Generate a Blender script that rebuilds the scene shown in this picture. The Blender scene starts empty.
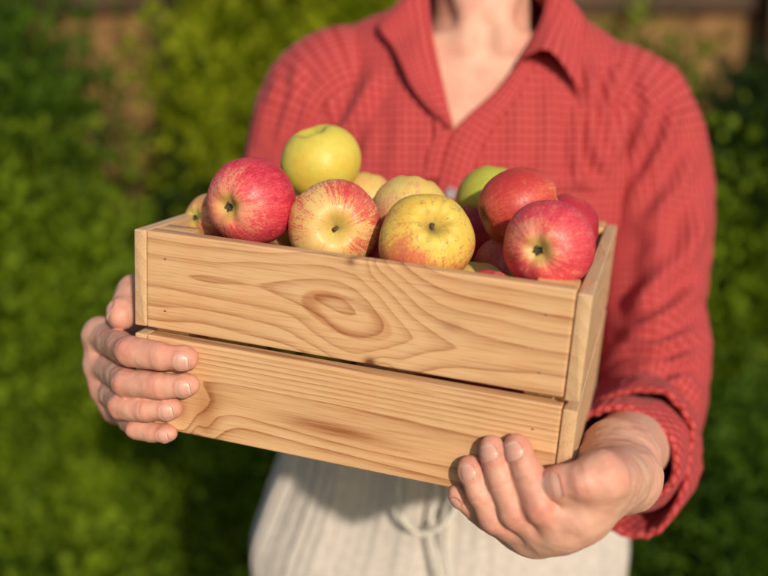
import bpy, math, random
import numpy as np
from mathutils import Matrix, Vector
random.seed(3); rng = np.random.default_rng(7)
SC = bpy.context.scene; COL = SC.collection
F_PX = 900.0; TH = math.radians(10.0); CAMZ = 1.30
ct, st = math.cos(TH), math.sin(TH)

# ------------------------------------------------------------------ geometry helpers
def P(u, v, d):
    a = (u-384)/F_PX*d; b = (288-v)/F_PX*d
    return np.array([a, ct*d+st*b, CAMZ-st*d+ct*b])
def PY(u, v, y):
    r = P(u, v, 1.0)-np.array([0, 0, CAMZ]); k = y/r[1]
    return np.array([0, 0, CAMZ])+r*k
def proj(V):
    V = np.asarray(V); z = V[..., 2]-CAMZ; y = V[..., 1]
    d = y*ct-z*st; up = z*ct+y*st
    return 384+F_PX*V[..., 0]/d, 288-F_PX*up/d
def tag(o, label=None, cat=None, group=None, kind=None):
    if label: o['label'] = label
    if cat: o['category'] = cat
    if group: o['group'] = group
    if kind: o['kind'] = kind
    return o
def empty(name, M=None):
    o = bpy.data.objects.new(name, None); COL.objects.link(o); o.empty_display_size = .05
    if M is not None: o.matrix_world = M
    return o
def mesh(name, V, Fc, mat, parent=None, smooth=True, uv=None, attrs=None, local=False, cattr=None):
    """one mesh object; V in world space (or in the parent's space when local)"""
    V = np.asarray(V, float)
    if parent is not None and not local:
        Mi = np.array(parent.matrix_world.inverted()); V = V@Mi[:3, :3].T+Mi[:3, 3]
    me = bpy.data.meshes.new(name)
    Fc = list(Fc) if not isinstance(Fc, np.ndarray) else Fc
    if isinstance(Fc, np.ndarray):
        n, k = Fc.shape
        me.vertices.add(len(V)); me.vertices.foreach_set('co', V.astype(np.float32).ravel())
        me.loops.add(n*k); me.loops.foreach_set('vertex_index', Fc.astype(np.int32).ravel())
        me.polygons.add(n); me.polygons.foreach_set('loop_start', (np.arange(n)*k).astype(np.int32))
        me.polygons.foreach_set('loop_total', np.full(n, k, np.int32))
    else:
        me.from_pydata(V.tolist(), [], Fc)
    me.update(calc_edges=True); me.validate()
    me.polygons.foreach_set('use_smooth', np.full(len(me.polygons), smooth))
    if uv is not None:
        l = me.uv_layers.new(name='UVMap'); idx = np.zeros(len(me.loops), np.int32)
        me.loops.foreach_get('vertex_index', idx)
        l.data.foreach_set('uv', np.asarray(uv, np.float32)[idx].ravel())
    for k, a in (attrs or {}).items():
        at = me.attributes.new(k, 'FLOAT', 'POINT'); at.data.foreach_set('value', np.asarray(a, np.float32))
    me.materials.append(mat)
    o = bpy.data.objects.new(name, me); COL.objects.link(o)
    if parent is not None: o.parent = parent
    return o
def gridf(nr, nc, closed=False):
    r = np.arange(nr-1)[:, None]; c = np.arange(nc if closed else nc-1)[None, :]; c2 = (c+1) % nc
    a = r*nc+c; b = r*nc+c2; d = (r+1)*nc+c2; e = (r+1)*nc+c
    return np.stack([a+0*c, b, d, e], -1).reshape(-1, 4)
def lattice(seed):
    return np.random.default_rng(seed).random((32, 32, 32)).astype(np.float32)*2-1
LAT = lattice(5)
def vnoise(p, s=1.0, off=0.0):
    q = np.asarray(p, float)*s+off+100; i = np.floor(q).astype(int); f = q-i; f = f*f*(3-2*f)
    out = 0
    for dx in (0, 1):
        for dy in (0, 1):
            for dz in (0, 1):
                w = (f[..., 0] if dx else 1-f[..., 0])*(f[..., 1] if dy else 1-f[..., 1])*(f[..., 2] if dz else 1-f[..., 2])
                out = out+w*LAT[(i[..., 0]+dx) % 32, (i[..., 1]+dy) % 32, (i[..., 2]+dz) % 32]
    return out
def interp(x, xs, ys):
    """smooth (Catmull-Rom) interpolation of rows ys at xs"""
    xs = np.asarray(xs, float); ys = np.asarray(ys, float); x = np.atleast_1d(x)
    if ys.ndim == 1: ys = ys[:, None]
    m = np.zeros_like(ys); m[1:-1] = (ys[2:]-ys[:-2])/(xs[2:]-xs[:-2])[:, None]
    m[0] = (ys[1]-ys[0])/(xs[1]-xs[0]); m[-1] = (ys[-1]-ys[-2])/(xs[-1]-xs[-2])
    i = np.clip(np.searchsorted(xs, x, side='right')-1, 0, len(xs)-2); h = xs[i+1]-xs[i]
    t = np.clip((x-xs[i])/h, 0, 1)[:, None]; h = h[:, None]
    return (2*t**3-3*t**2+1)*ys[i]+(t**3-2*t**2+t)*h*m[i]+(-2*t**3+3*t**2)*ys[i+1]+(t**3-t**2)*h*m[i+1]
def normals(V, Q):
    a = V[Q[:, 2]]-V[Q[:, 0]]; b = V[Q[:, 3]]-V[Q[:, 1]]; n = np.cross(a, b); N = np.zeros_like(V)
    for k in range(4): np.add.at(N, Q[:, k], n)
    return N/(np.linalg.norm(N, axis=1, keepdims=True)+1e-12)
def tube_frames(C):
    T = np.gradient(C, axis=0); T /= np.linalg.norm(T, axis=1, keepdims=True)
    ref = np.array([0, 0, 1.]) if abs(T[0][2]) < .9 else np.array([0, 1., 0])
    A = [np.cross(T[0], ref)]; A[0] /= np.linalg.norm(A[0])
    for i in range(1, len(C)):
        a = A[-1]-T[i]*np.dot(A[-1], T[i]); A.append(a/np.linalg.norm(a))
    A = np.array(A); B = np.cross(T, A)
    return T, A, B
def tube(C, R, n=12, cap=True):
    C = np.asarray(C, float); R = np.broadcast_to(np.asarray(R, float), (len(C),))
    T, A, B = tube_frames(C); th = np.linspace(0, 2*math.pi, n, endpoint=False)
    V = C[:, None]+R[:, None, None]*(np.cos(th)[None, :, None]*A[:, None]+np.sin(th)[None, :, None]*B[:, None])
    Fc = [tuple(q) for q in gridf(len(C), n, True)]
    if cap: Fc += [tuple(range(n))[::-1], tuple(range((len(C)-1)*n, len(C)*n))]
    return V.reshape(-1, 3), Fc
def surface_nets(fn, lo, hi, h):
    lo = np.array(lo); n = np.ceil((np.array(hi)-lo)/h).astype(int)+1
    X, Y, Z = np.meshgrid(*[lo[i]+h*np.arange(n[i]) for i in range(3)], indexing='ij')
    G = np.stack([X, Y, Z], -1).astype(np.float32).reshape(-1, 3)
    def ev(q): return np.concatenate([fn(c) for c in np.array_split(q, max(1, len(q)//300000))]).astype(np.float32)
    K = 6; nc = (n-1)//K+1                                        # coarse pass first, exact only near the surface
    gi = [np.minimum(np.arange(nc[i])*K+K//2, n[i]-1) for i in range(3)]
    Gc = np.stack(np.meshgrid(*[lo[i]+h*gi[i] for i in range(3)], indexing='ij'), -1).astype(np.float32).reshape(-1, 3)
    Dc = ev(Gc).reshape(nc); ii_ = [np.minimum(np.arange(n[i])//K, nc[i]-1) for i in range(3)]
    D = Dc[np.ix_(*ii_)].ravel(); mk = np.abs(D) < K*h*2.2; D[mk] = ev(G[mk]); D = D.reshape(n)
    S = D < 0; nx, ny, nz = n-1
    acc = np.zeros((nx, ny, nz, 3), np.float32); cnt = np.zeros((nx, ny, nz), np.float32)
    cs = [(i, j, k) for i in (0, 1) for j in (0, 1) for k in (0, 1)]
    def sl(c, A): return A[c[0]:c[0]+nx, c[1]:c[1]+ny, c[2]:c[2]+nz]
    for a in cs:
        for ax in range(3):
            if a[ax]: continue
            b = list(a); b[ax] = 1
            da, db = sl(a, D), sl(b, D); cr = sl(a, S) != sl(b, S)
            t = np.where(cr, da/np.where(cr, da-db, 1), 0)
            p = np.zeros((nx, ny, nz, 3), np.float32)
            for k in range(3): p[..., k] = a[k]+(t if k == ax else 0)
            acc += p*cr[..., None]; cnt += cr
    act = cnt > 0; ids = -np.ones(act.shape, int); ii = np.argwhere(act); ids[act] = np.arange(len(ii))
    V = lo+h*(ii+acc[act]/cnt[act][:, None])
    Q = []
    for ax in range(3):
        o1, o2 = (ax+1) % 3, (ax+2) % 3
        sh = [slice(None)]*3; sh[ax] = slice(0, -1); sh2 = [slice(None)]*3; sh2[ax] = slice(1, None)
        cr = S[tuple(sh)] != S[tuple(sh2)]; e = np.argwhere(cr)
        e = e[(e[:, o1] > 0) & (e[:, o2] > 0) & (e[:, o1] < n[o1]-1) & (e[:, o2] < n[o2]-1)]
        ins = S[e[:, 0], e[:, 1], e[:, 2]]
        def idx(d1, d2):
            f = e.copy(); f[:, o1] -= d1; f[:, o2] -= d2; return ids[f[:, 0], f[:, 1], f[:, 2]]
        q = np.stack([idx(1, 1), idx(0, 1), idx(0, 0), idx(1, 0)], 1)
        q[~ins] = q[~ins][:, ::-1]; Q.append(q)
    return V, np.concatenate(Q)
def relax(V, Q, it=2, lam=.5):
    for _ in range(it):
        S = np.zeros_like(V); c = np.zeros(len(V))
        for k in range(4):
            j = Q[:, (k+1) % 4]; np.add.at(S, Q[:, k], V[j]); np.add.at(S, j, V[Q[:, k]]); np.add.at(c, Q[:, k], 1); np.add.at(c, j, 1)
        V = V+lam*(S/np.maximum(c, 1)[:, None]-V)
    return V
def cone(p, a, b, ra, rb):
    ba = b-a; t = np.clip(((p-a)@ba)/(ba@ba), 0, 1)
    return np.linalg.norm(p-(a+t[:, None]*ba), axis=1)-(ra+(rb-ra)*t)
def ell(p, c, r, M=None):
    q = p-c
    if M is not None: q = q@M
    q = q/np.array(r); k = np.linalg.norm(q, axis=1); k1 = np.linalg.norm(q/np.array(r), axis=1)+1e-9
    return k*(k-1)/k1
def smin(a, b, k):
    h = np.maximum(k-np.abs(a-b), 0)/k; return np.minimum(a, b)-h*h*k*.25

# ------------------------------------------------------------------ material helpers
class NT:
    def __init__(s, name, sss=0):
        s.m = bpy.data.materials.new(name); s.m.use_nodes = True; s.t = s.m.node_tree; s.n = s.t.nodes
        s.b = s.n['Principled BSDF']; s.out = s.n['Material Output']
    def new(s, ty, **k):
        n = s.n.new(ty)
        for a, v in k.items():
            if hasattr(n, a) and not a.startswith('i_'): setattr(n, a, v)
            else: s.put(n, a[2:].replace('_', ' ') if a.startswith('i_') else a, v)
        return n
    def put(s, n, key, v):
        i = n.inputs[key]
        if hasattr(v, 'is_output') or isinstance(v, bpy.types.NodeSocket): s.t.links.new(v, i)
        else: i.default_value = v
    def math(s, op, a, b=None, c=None, clamp=False):
        n = s.n.new('ShaderNodeMath'); n.operation = op; n.use_clamp = clamp
        for i, v in enumerate((a, b, c)):
            if v is None: continue
            s.put(n, i, v)
        return n.outputs[0]
    def vmath(s, op, a, b=None, scale=None):
        n = s.n.new('ShaderNodeVectorMath'); n.operation = op; s.put(n, 0, a)
        if b is not None: s.put(n, 1, b)
        if scale is not None: s.put(n, 'Scale', scale)
        return n.outputs['Value'] if op in ('LENGTH', 'DOT_PRODUCT') else n.outputs[0]
    def mix(s, f, a, b, mode='MIX'):
        n = s.n.new('ShaderNodeMix'); n.data_type = 'RGBA'; n.blend_type = mode; n.clamp_factor = True
        s.put(n, 0, f)
        for i, v in ((6, a), (7, b)): s.put(n, i, (*v, 1) if isinstance(v, tuple) and len(v) == 3 else v)
        return n.outputs[2]
    def noise(s, vec=None, scale=5, detail=2, rough=.5, dist=0, dim='3D'):
        n = s.n.new('ShaderNodeTexNoise'); n.noise_dimensions = dim
        if vec is not None: s.put(n, 'Vector', vec)
        s.put(n, 'Scale', scale); s.put(n, 'Detail', detail); s.put(n, 'Roughness', rough); s.put(n, 'Distortion', dist)
        return n.outputs[0]
    def step(s, x, a, b, lo=0., hi=1., kind='SMOOTHSTEP'):
        n = s.n.new('ShaderNodeMapRange'); n.interpolation_type = kind
        s.put(n, 0, x); s.put(n, 1, a); s.put(n, 2, b); s.put(n, 3, lo); s.put(n, 4, hi); return n.outputs[0]
    def attr(s, name):
        n = s.n.new('ShaderNodeAttribute'); n.attribute_name = name; return n.outputs['Fac']
    def obj(s): return s.n.new('ShaderNodeTexCoord').outputs['Object']
    def uv(s): return s.n.new('ShaderNodeTexCoord').outputs['UV']
    def sep(s, v):
        n = s.n.new('ShaderNodeSeparateXYZ'); s.put(n, 0, v); return n.outputs
    def comb(s, x, y, z):
        n = s.n.new('ShaderNodeCombineXYZ')
        for i, v in enumerate((x, y, z)): s.put(n, i, v)
        return n.outputs[0]
    def scale(s, v, k):
        return s.vmath('MULTIPLY', v, k)
    def bump(s, h, strength=.3, dist=.001, normal=None):
        n = s.n.new('ShaderNodeBump'); s.put(n, 'Height', h); s.put(n, 'Strength', strength); s.put(n, 'Distance', dist)
        if normal is not None: s.put(n, 'Normal', normal)
        return n.outputs[0]
    def set(s, **k):
        for a, v in k.items():
            a = a.replace('_', ' ')
            if isinstance(v, tuple) and len(v) == 3 and 'Color' in a or a in ('Coat Tint',): v = (*v, 1)
            s.put(s.b, a, v)
        return s.m

def mat_wood(name, axis, light=(.65, .400, .208), dark=(.35, .140, .048), pale=0.0, seed=0.0, amp=1.0):
    t = NT(name); o = t.obj(); o = t.vmath('ADD', o, (seed, seed*1.7, seed*.3))
    sc = [900, 900, 900]; sc[axis] = 22; fib = t.noise(t.scale(o, tuple(sc)), 1, 3, .6)
    sc = [140, 140, 140]; sc[axis] = 9; wob = t.noise(t.scale(o, tuple(sc)), 1, 2, .5)
    g = t.attr('grain'); g = t.math('ADD', g, t.math('MULTIPLY', t.math('SUBTRACT', wob, .5), .22))
    fr = t.math('FRACT', g)
    ring = t.math('MULTIPLY', t.step(fr, .30, .90), t.step(fr, .93, 1.0, 1, 0))
    edge = t.math('MULTIPLY', t.step(fr, .74, .93), t.step(fr, .94, .99, 1, 0))
    patch = t.noise(t.scale(o, (26, 26, 26)), 1, 2, .5)
    vary = t.noise(t.comb(t.math('FLOOR', g), seed, 0.), 3.1, 0, .5)          # every ring its own strength
    amt = t.math('MULTIPLY', ring, t.math('ADD', .14, t.math('MULTIPLY', vary, .62)))
    amt = t.math('ADD', amt, t.math('MULTIPLY', edge, t.math('MULTIPLY', vary, .75)), clamp=True)
    if amp != 1: amt = t.math('MULTIPLY', amt, amp)
    c = t.mix(amt, light, dark)
    c = t.mix(t.step(patch, .35, .75, 0, .35), c, t.mix(1., c, (1.0, .80, .62), 'MULTIPLY'))
    c = t.mix(t.step(fib, .38, .72, 0, .42), c, (light[0]*1.12, light[1]*1.15, light[2]*1.25))
    c = t.mix(t.step(fib, .50, .28, 0, .40), c, dark)
    dots = t.noise(t.scale(o, tuple([1500 if i != axis else 260 for i in range(3)])), 1, 1, .5)
    c = t.mix(t.step(dots, .70, .78, 0, .35), c, (.85, .68, .45))
    big = t.noise(o, 14, 3, .6)
    c = t.mix(t.step(big, .35, .7, 0, .25), c, t.mix(1., c, (.86, .74, .66), 'MULTIPLY'))
    if pale: c = t.mix(pale, c, (.72, .55, .42))
    c = t.mix(t.attr('stain'), c, t.mix(1., c, (.66, .46, .34), 'MULTIPLY'))
    kn = t.attr('knot'); c = t.mix(kn, c, (.16, .055, .022))
    h = t.math('ADD', t.math('MULTIPLY', fib, .7), t.math('MULTIPLY', ring, .9))
    return t.set(Base_Color=c, Roughness=t.step(fib, .3, .7, .42, .6), Normal=t.bump(h, .35, .00035), Specular_IOR_Level=.42)

def mat_apple(name, base, blush, deep, amount, streak=.5, seed=0., green=(.38, .42, .08), rough=.46, vein=0., side=(0.6, -.4, .3), russet=.5, eq=.45):
    t = NT(name); o = t.obj(); x, y, z = t.sep(o)[:3]
    on = t.vmath('NORMALIZE', o); xn, yn, zn = t.sep(on)[:3]
    rad = t.math('SQRT', t.math('ADD', t.math('MULTIPLY', xn, xn), t.math('MULTIPLY', yn, yn)))
    rad1 = t.math('MAXIMUM', rad, .001)
    cx, cy = t.math('DIVIDE', xn, rad1), t.math('DIVIDE', yn, rad1)
    wob = t.math('MULTIPLY', t.math('SUBTRACT', t.noise(on, 3.2, 2), .5), .8)
    sv = t.comb(t.math('ADD', t.math('MULTIPLY', cx, 5.), seed), t.math('ADD', t.math('MULTIPLY', cy, 5.), wob), t.math('ADD', t.math('MULTIPLY', zn, .9), wob))
    s1 = t.noise(sv, 1.6, 4, .62); s2 = t.noise(t.vmath('ADD', sv, (9, 3, 1)), 5.5, 3, .6)
    s3 = t.noise(t.vmath('ADD', sv, (2, 7, 4)), 14, 2, .6)
    st_ = t.math('ADD', t.math('MULTIPLY', s1, .36), t.math('ADD', t.math('MULTIPLY', s2, .38), t.math('MULTIPLY', s3, .26)))
    blob = t.noise(t.vmath('ADD', on, (seed*1.3, seed, 2.)), 1.3, 3, .55)
    d = t.vmath('DOT_PRODUCT', on, t.vmath('NORMALIZE', side)) if False else t.vmath('DOT_PRODUCT', on, tuple(Vector(side).normalized()))
    bl = t.math('ADD', t.math('MULTIPLY', d, .30), t.math('ADD', t.math('MULTIPLY', t.math('SUBTRACT', blob, .5), 1.2), amount))
    k = t.math('ADD', bl, t.math('MULTIPLY', t.math('SUBTRACT', st_, .5), 5.*streak))
    k = t.math('ADD', k, t.math('MULTIPLY', t.math('SUBTRACT', rad, .62), eq*2))
    mot = t.noise(on, 16, 4, .65)
    k = t.math('ADD', k, t.math('MULTIPLY', t.math('SUBTRACT', mot, .5), 1.1))
    c = t.mix(t.step(blob, .35, .65), base, tuple(min(1, q*f) for q, f in zip(base, (1.06, .92, .8))))
    c = t.mix(t.step(k, .18, .62, 0, 1), c, blush)
    c = t.mix(t.step(k, .60, 1.15, 0, .85), c, deep)
    # pale dots
    vo = t.n.new('ShaderNodeTexVoronoi'); t.put(vo, 'Vector', on); t.put(vo, 'Scale', 15.)
    c = t.mix(t.step(vo.outputs['Distance'], .05, .11, .45, 0), c, (.80, .62, .33))
    # cavity tint and russet at both ends
    edge = t.math('ADD', rad, t.math('MULTIPLY', t.math('SUBTRACT', s2, .5), .40))
    c = t.mix(t.step(edge, .16, .50, .85, 0), c, green)
    rn = t.noise(on, 22, 4, .7)
    c = t.mix(t.math('MULTIPLY', t.step(t.math('ADD', edge, t.math('MULTIPLY', rn, .3)), .22, .46, russet, 0), t.step(zn, -.2, .5)), c, (.24, .16, .07))
    c = t.mix(t.math('MULTIPLY', t.step(edge, .05, .17, .9, 0), .8), c, (.10, .075, .03))
    if vein:
        w = t.noise(t.vmath('ADD', t.scale(on, (1., 1., 1.)), (seed, 0, 0)), 2.4, 3, .6, .6)
        v1 = t.math('ABSOLUTE', t.math('SUBTRACT', w, .5)); c = t.mix(t.math('MULTIPLY', t.step(v1, .002, .022, 1, 0), t.step(mot, .40, .62, 0, vein)), c, (.27, .16, .10))
    sp = t.noise(on, 9, 3, .6); c = t.mix(t.step(sp, .66, .74, 0, .5), c, (.35, .22, .09))
    c = t.mix(t.step(t.noise(on, 5.5, 4, .65), .40, .68, 0, .30), c, t.mix(1., c, (.86, .72, .60), 'MULTIPLY'))
    bm = t.bump(t.math('ADD', t.math('MULTIPLY', s2, .4), t.noise(on, 40, 3, .6)), .12, .0006)
    t.set(Base_Color=c, Roughness=t.step(mot, .3, .7, rough-.06, rough+.10), Normal=bm, Specular_IOR_Level=.45,
          Subsurface_Weight=.12, Subsurface_Radius=(1., .35, .15), Subsurface_Scale=.004, Coat_Weight=.0)
    return t.m

def mat_skin(name, base=(.67, .385, .275)):
    t = NT(name); o = t.obj(); r = t.attr('red')
    n1 = t.noise(o, 38, 3, .6); n2 = t.noise(o, 160, 3, .6)
    c = t.mix(t.step(n1, .38, .66, 0, .6), base, (.62, .27, .20))
    c = t.mix(t.math('MULTIPLY', r, t.step(n2, .25, .75, .45, 1.)), c, (.57, .155, .12))
    c = t.mix(t.step(n2, .55, .75, 0, .22), c, (.74, .50, .34))
    cr = t.attr('crease'); c = t.mix(t.math('MULTIPLY', cr, .70), c, (.42, .14, .09))
    vo = t.n.new('ShaderNodeTexVoronoi'); t.put(vo, 'Vector', o); t.put(vo, 'Scale', 900.); vo.feature = 'DISTANCE_TO_EDGE'
    fine = t.step(vo.outputs['Distance'], 0., .12)
    h = t.math('ADD', t.math('MULTIPLY', fine, .25), t.math('ADD', t.noise(o, 420, 3, .6), t.math('MULTIPLY', t.noise(o, 120, 3), 1.2)))
    return t.set(Base_Color=c, Roughness=t.step(n2, .3, .7, .42, .56), Normal=t.bump(h, .30, .0006), Subsurface_Weight=.35,
                 Subsurface_Radius=(1., .32, .16), Subsurface_Scale=.006, Specular_IOR_Level=.4)

def mat_check(name, tint=1.0):
    t = NT(name); u, v, _ = t.sep(t.uv())[:3]; o = t.obj()
    wv = t.noise(o, 30, 2)
    def band(x, per, ph, w, sft=.06):
        f = t.math('FRACT', t.math('ADD', t.math('DIVIDE', x, per), ph)); d = t.math('ABSOLUTE', t.math('SUBTRACT', f, .5))
        return t.step(d, w-sft, w+sft, 1, 0)
    p = .0077
    lu, lv = band(u, p, 0., .10, .05), band(v, p*1.12, 0., .08, .04)
    du, dv = band(u, p, .5, .10, .05), band(v, p*1.12, .5, .10, .05)
    base, line, pale = (.465*tint, .066, .066), (.23, .008, .003), (.51, .115, .135)
    c = t.mix(t.math('MULTIPLY', du, .45), base, pale); c = t.mix(t.math('MULTIPLY', dv, .15), c, pale)
    c = t.mix(t.math('MULTIPLY', lu, .90), c, line); c = t.mix(t.math('MULTIPLY', lv, .80), c, line)
    th = t.math('ADD', t.math('SINE', t.math('MULTIPLY', u, 9000.)), t.math('SINE', t.math('MULTIPLY', v, 9000.)))
    c = t.mix(t.step(wv, .3, .7, 0, .18), c, (.42, .04, .045))
    h = t.math('ADD', t.math('MULTIPLY', th, .15), t.noise(o, 300, 2))
    n = t.bump(t.noise(o, 40, 3, .5), .35, .004); n = t.bump(h, .12, .0003, n)
    return t.set(Base_Color=c, Roughness=.85, Normal=n, Specular_IOR_Level=.2, Sheen_Weight=.10, Sheen_Roughness=.5, Sheen_Tint=(1., .5, .5, 1))

def mat_linen(name, c0=(.53, .475, .425)):
    t = NT(name); u, v, _ = t.sep(t.uv())[:3]; o = t.obj()
    a = t.noise(t.comb(t.math('MULTIPLY', u, 900.), t.math('MULTIPLY', v, 60.), 0.), 1, 2); b = t.noise(t.comb(t.math('MULTIPLY', u, 60.), t.math('MULTIPLY', v, 900.), 3.), 1, 2)
    w = t.math('ADD', a, b)
    c = t.mix(t.step(w, .7, 1.3), tuple(q*.82 for q in c0), tuple(min(1, q*1.15) for q in c0))
    n = t.bump(t.noise(o, 45, 4, .6), .4, .004); n = t.bump(w, .3, .0006, n)
    return t.set(Base_Color=c, Roughness=.9, Normal=n, Specular_IOR_Level=.15, Sheen_Weight=.1)

def mat_leaf(name, a, b, tr=.35):
    t = NT(name); o = t.obj(); g = t.n.new('ShaderNodeNewGeometry')
    n1 = t.noise(o, 6, 2); r = t.noise(o, 60, 1)
    c = t.mix(t.step(t.math('ADD', n1, t.math('MULTIPLY', t.math('SUBTRACT', r, .5), .8)), .32, .68), tuple(q*.7 for q in a), b)
    t.set(Base_Color=c, Roughness=.65, Specular_IOR_Level=.15)
    tl = t.n.new('ShaderNodeBsdfTranslucent'); t.put(tl, 'Color', t.mix(1., c, (1.5, 1.7, .5), 'MULTIPLY'))
    mx = t.n.new('ShaderNodeMixShader'); t.put(mx, 0, tr); t.t.links.new(t.b.outputs[0], mx.inputs[1]); t.t.links.new(tl.outputs[0], mx.inputs[2])
    t.t.links.new(mx.outputs[0], t.out.inputs[0]); return t.m
def mat_plain(name, c, rough=.7, var=.3, sc=20, metal=0., spec=.3, c2=None):
    t = NT(name); o = t.obj(); n = t.noise(o, sc, 4, .6)
    col = t.mix(t.step(n, .3, .7), tuple(q*(1-var) for q in c), c2 or tuple(min(1, q*(1+var*.5)) for q in c))
    return t.set(Base_Color=col, Roughness=rough, Metallic=metal, Specular_IOR_Level=spec, Normal=t.bump(n, .2, .002))

# ------------------------------------------------------------------ camera, light, world
cam = bpy.data.cameras.new('camera'); co = bpy.data.objects.new('camera', cam); COL.objects.link(co)
co.location = (0, 0, CAMZ); co.rotation_euler = (math.pi/2-TH, 0, 0)
cam.sensor_width = 36; cam.lens = 36*F_PX/768; cam.clip_start = .02; cam.clip_end = 400
cam.dof.use_dof = True; cam.dof.focus_distance = .615; cam.dof.aperture_fstop = 2.75
SC.camera = co
L = Vector((.30, -.88, .35)).normalized()
sun = bpy.data.lights.new('sun', 'SUN'); so = bpy.data.objects.new('sun', sun); COL.objects.link(so)
sun.energy = 3.9; sun.angle = math.radians(1.8); sun.color = (1, .88, .72)
so.rotation_euler = L.to_track_quat('Z', 'Y').to_euler()
w = bpy.data.worlds.new('World'); SC.world = w; w.use_nodes = True; nt = w.node_tree
sky = nt.nodes.new('ShaderNodeTexSky'); sky.sky_type = 'NISHITA'; sky.sun_disc = False
sky.sun_elevation = math.asin(L.z); sky.sun_rotation = math.atan2(L.x, L.y)
nt.links.new(sky.outputs[0], nt.nodes['Background'].inputs[0]); nt.nodes['Background'].inputs[1].default_value = .10
SC.view_settings.view_transform = 'Standard'; SC.view_settings.look = 'None'; SC.view_settings.exposure = 0; SC.view_settings.gamma = 1
SC.view_settings.use_curve_mapping = False
SC.render.engine = 'CYCLES'; SC.cycles.use_denoising = True; SC.cycles.max_bounces = 8

# ------------------------------------------------------------------ crate
W, D_, H1, GAP, H2, TE = .31, .2476, .0689, .0059, .0697, .0092
rx, ry, rz = .2389, .1398, -.2782
def rotm(rx, ry, rz):
    return Matrix.Rotation(rz, 3, 'Z')@Matrix.Rotation(ry, 3, 'Y')@Matrix.Rotation(rx, 3, 'X')
CW = Matrix(((1, 0, 0), (0, ct, st), (0, -st, ct)))       # camera axes (right, forward, up) -> world
Rb = CW@rotm(rx, ry, rz); tb = Vector((0, 0, CAMZ))+CW@Vector((-.1806, .6550, -.0985))
BM = Matrix.Translation(tb)@Rb.to_4x4()
BMn = np.array(BM); BR = BMn[:3, :3]; BT = BMn[:3, 3]
def b2w(p): return BR@np.asarray(p, float)+BT
def w2b(p): return (np.asarray(p, float)-BT)@BR
def onplane(u, v, axis, val):
    """ray through photo pixel meets the crate-space plane axis = val -> world point"""
    o = np.array([0, 0, CAMZ]); r = P(u, v, 1.)-o; n = BR[:, axis]; k = (val-(o-BT)@n)/(r@n); return o+r*k
HT = H1+GAP+H2
crate = empty('wooden_crate', BM)
tag(crate, 'pale pine slatted crate full of apples held in both hands', 'crate')

def sm(x, a, b): t = np.clip((x-a)/(b-a), 0, 1); return t*t*(3-2*t)
def gau(s, t, s0, t0, ws, wt, ang=0., aspect=1.):
    ds, dt = (s-s0), (t-t0); c, n = math.cos(ang), math.sin(ang)
    a = (ds*aspect*c+dt*n)/aspect; b = -ds*aspect*n+dt*c
    return np.exp(-(a/ws)**2-(b/wt)**2)
STAIN = {'v': None}
def f_upper(x, y, z):
    s, t = x/W, z/H1
    s = s-.025; tc = .46-.55*(sm(s, .30, .66)-.5)*.55
    hs = np.where(s > .44, 2.7*(1-np.exp(-((s-.44)/.15)**2))+.9*np.maximum(s-.44, 0), 1.0*(1-np.exp(-((s-.44)/.10)**2)))
    g = 6.6*np.sqrt((t-tc)**2+.004)+1.15*hs+.9*np.maximum(t-tc-.25, 0)*4*sm(s, .8, .1)
    g = g+1.4*gau(s, t, .535, -.02, .030, .12)-1.3*gau(s, t, .478, 1.02, .024, .13)
    g = g+.12*np.sin(s*9+1)*(1-gau(s, t, .45, .45, .2, 9))+.22*vnoise(np.stack([s*4, t*2.5, s*0], -1), 2)+.35
    s = x/W; a_, b_ = (s-.476)*4.4, (t-.44); ca, sa = math.cos(-.25), math.sin(-.25); rr = np.sqrt(((a_*ca+b_*sa)/.45)**2+((b_*ca-a_*sa)/.20)**2)*(1+.10*vnoise(np.stack([s*8, t*3, s*0], -1), 2))
    oval = sm(rr, .50, .80)*(1-sm(rr, .93, 1.02))*(.55+.45*sm(-(s-.476)*4.4, -.3, .3))
    STAIN['v'] = .75*oval
    k = 1.3*gau(s, t, .533, .015, .013, .055)+.8*gau(s, t, .478, .975, .010, .045)+.35*gau(s, t, .70, .50, .022, .05)
    return g+y*40, k
def f_lower(x, y, z):
    s, t = x/W, z/H2
    g = 4.2*t+5.5*np.maximum(t-.62, 0)**1.0*2.6
    g = g-2.1*sm(s, .02, .55)*gau(s, t, .5, .3, .9, .6)*0
    g = g+3.1*gau(s, t, .085, .14, .085, .36)-1.5*gau(s, t, .13, -.08, .018, .24)
    g = g+1.25*gau(s, t, .46, .33, .30, .14, -.06, 4.4)
    g = g+.7*sm(s, .2, 1.)+.04*vnoise(np.stack([s*3, t*2, s*0+4], -1), 2)
    STAIN['v'] = .8*gau(s, t, .15, .30, .035, .30)+.6*gau(s, t, .45, .32, .12, .07, -.05, 4.4)
    k = gau(s, t, .118, -.02, .010, .05)
    return g+y*40, k
def f_plain(seed, n=5., tilt=.4):
    def f(x, y, z):
        q = np.stack([x*4, y*4, z*4], -1)
        return (z+y*.6)*n*16+tilt*np.sin(x*9+seed)+.6*vnoise(q, 1.6, seed), x*0
    return f
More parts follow.
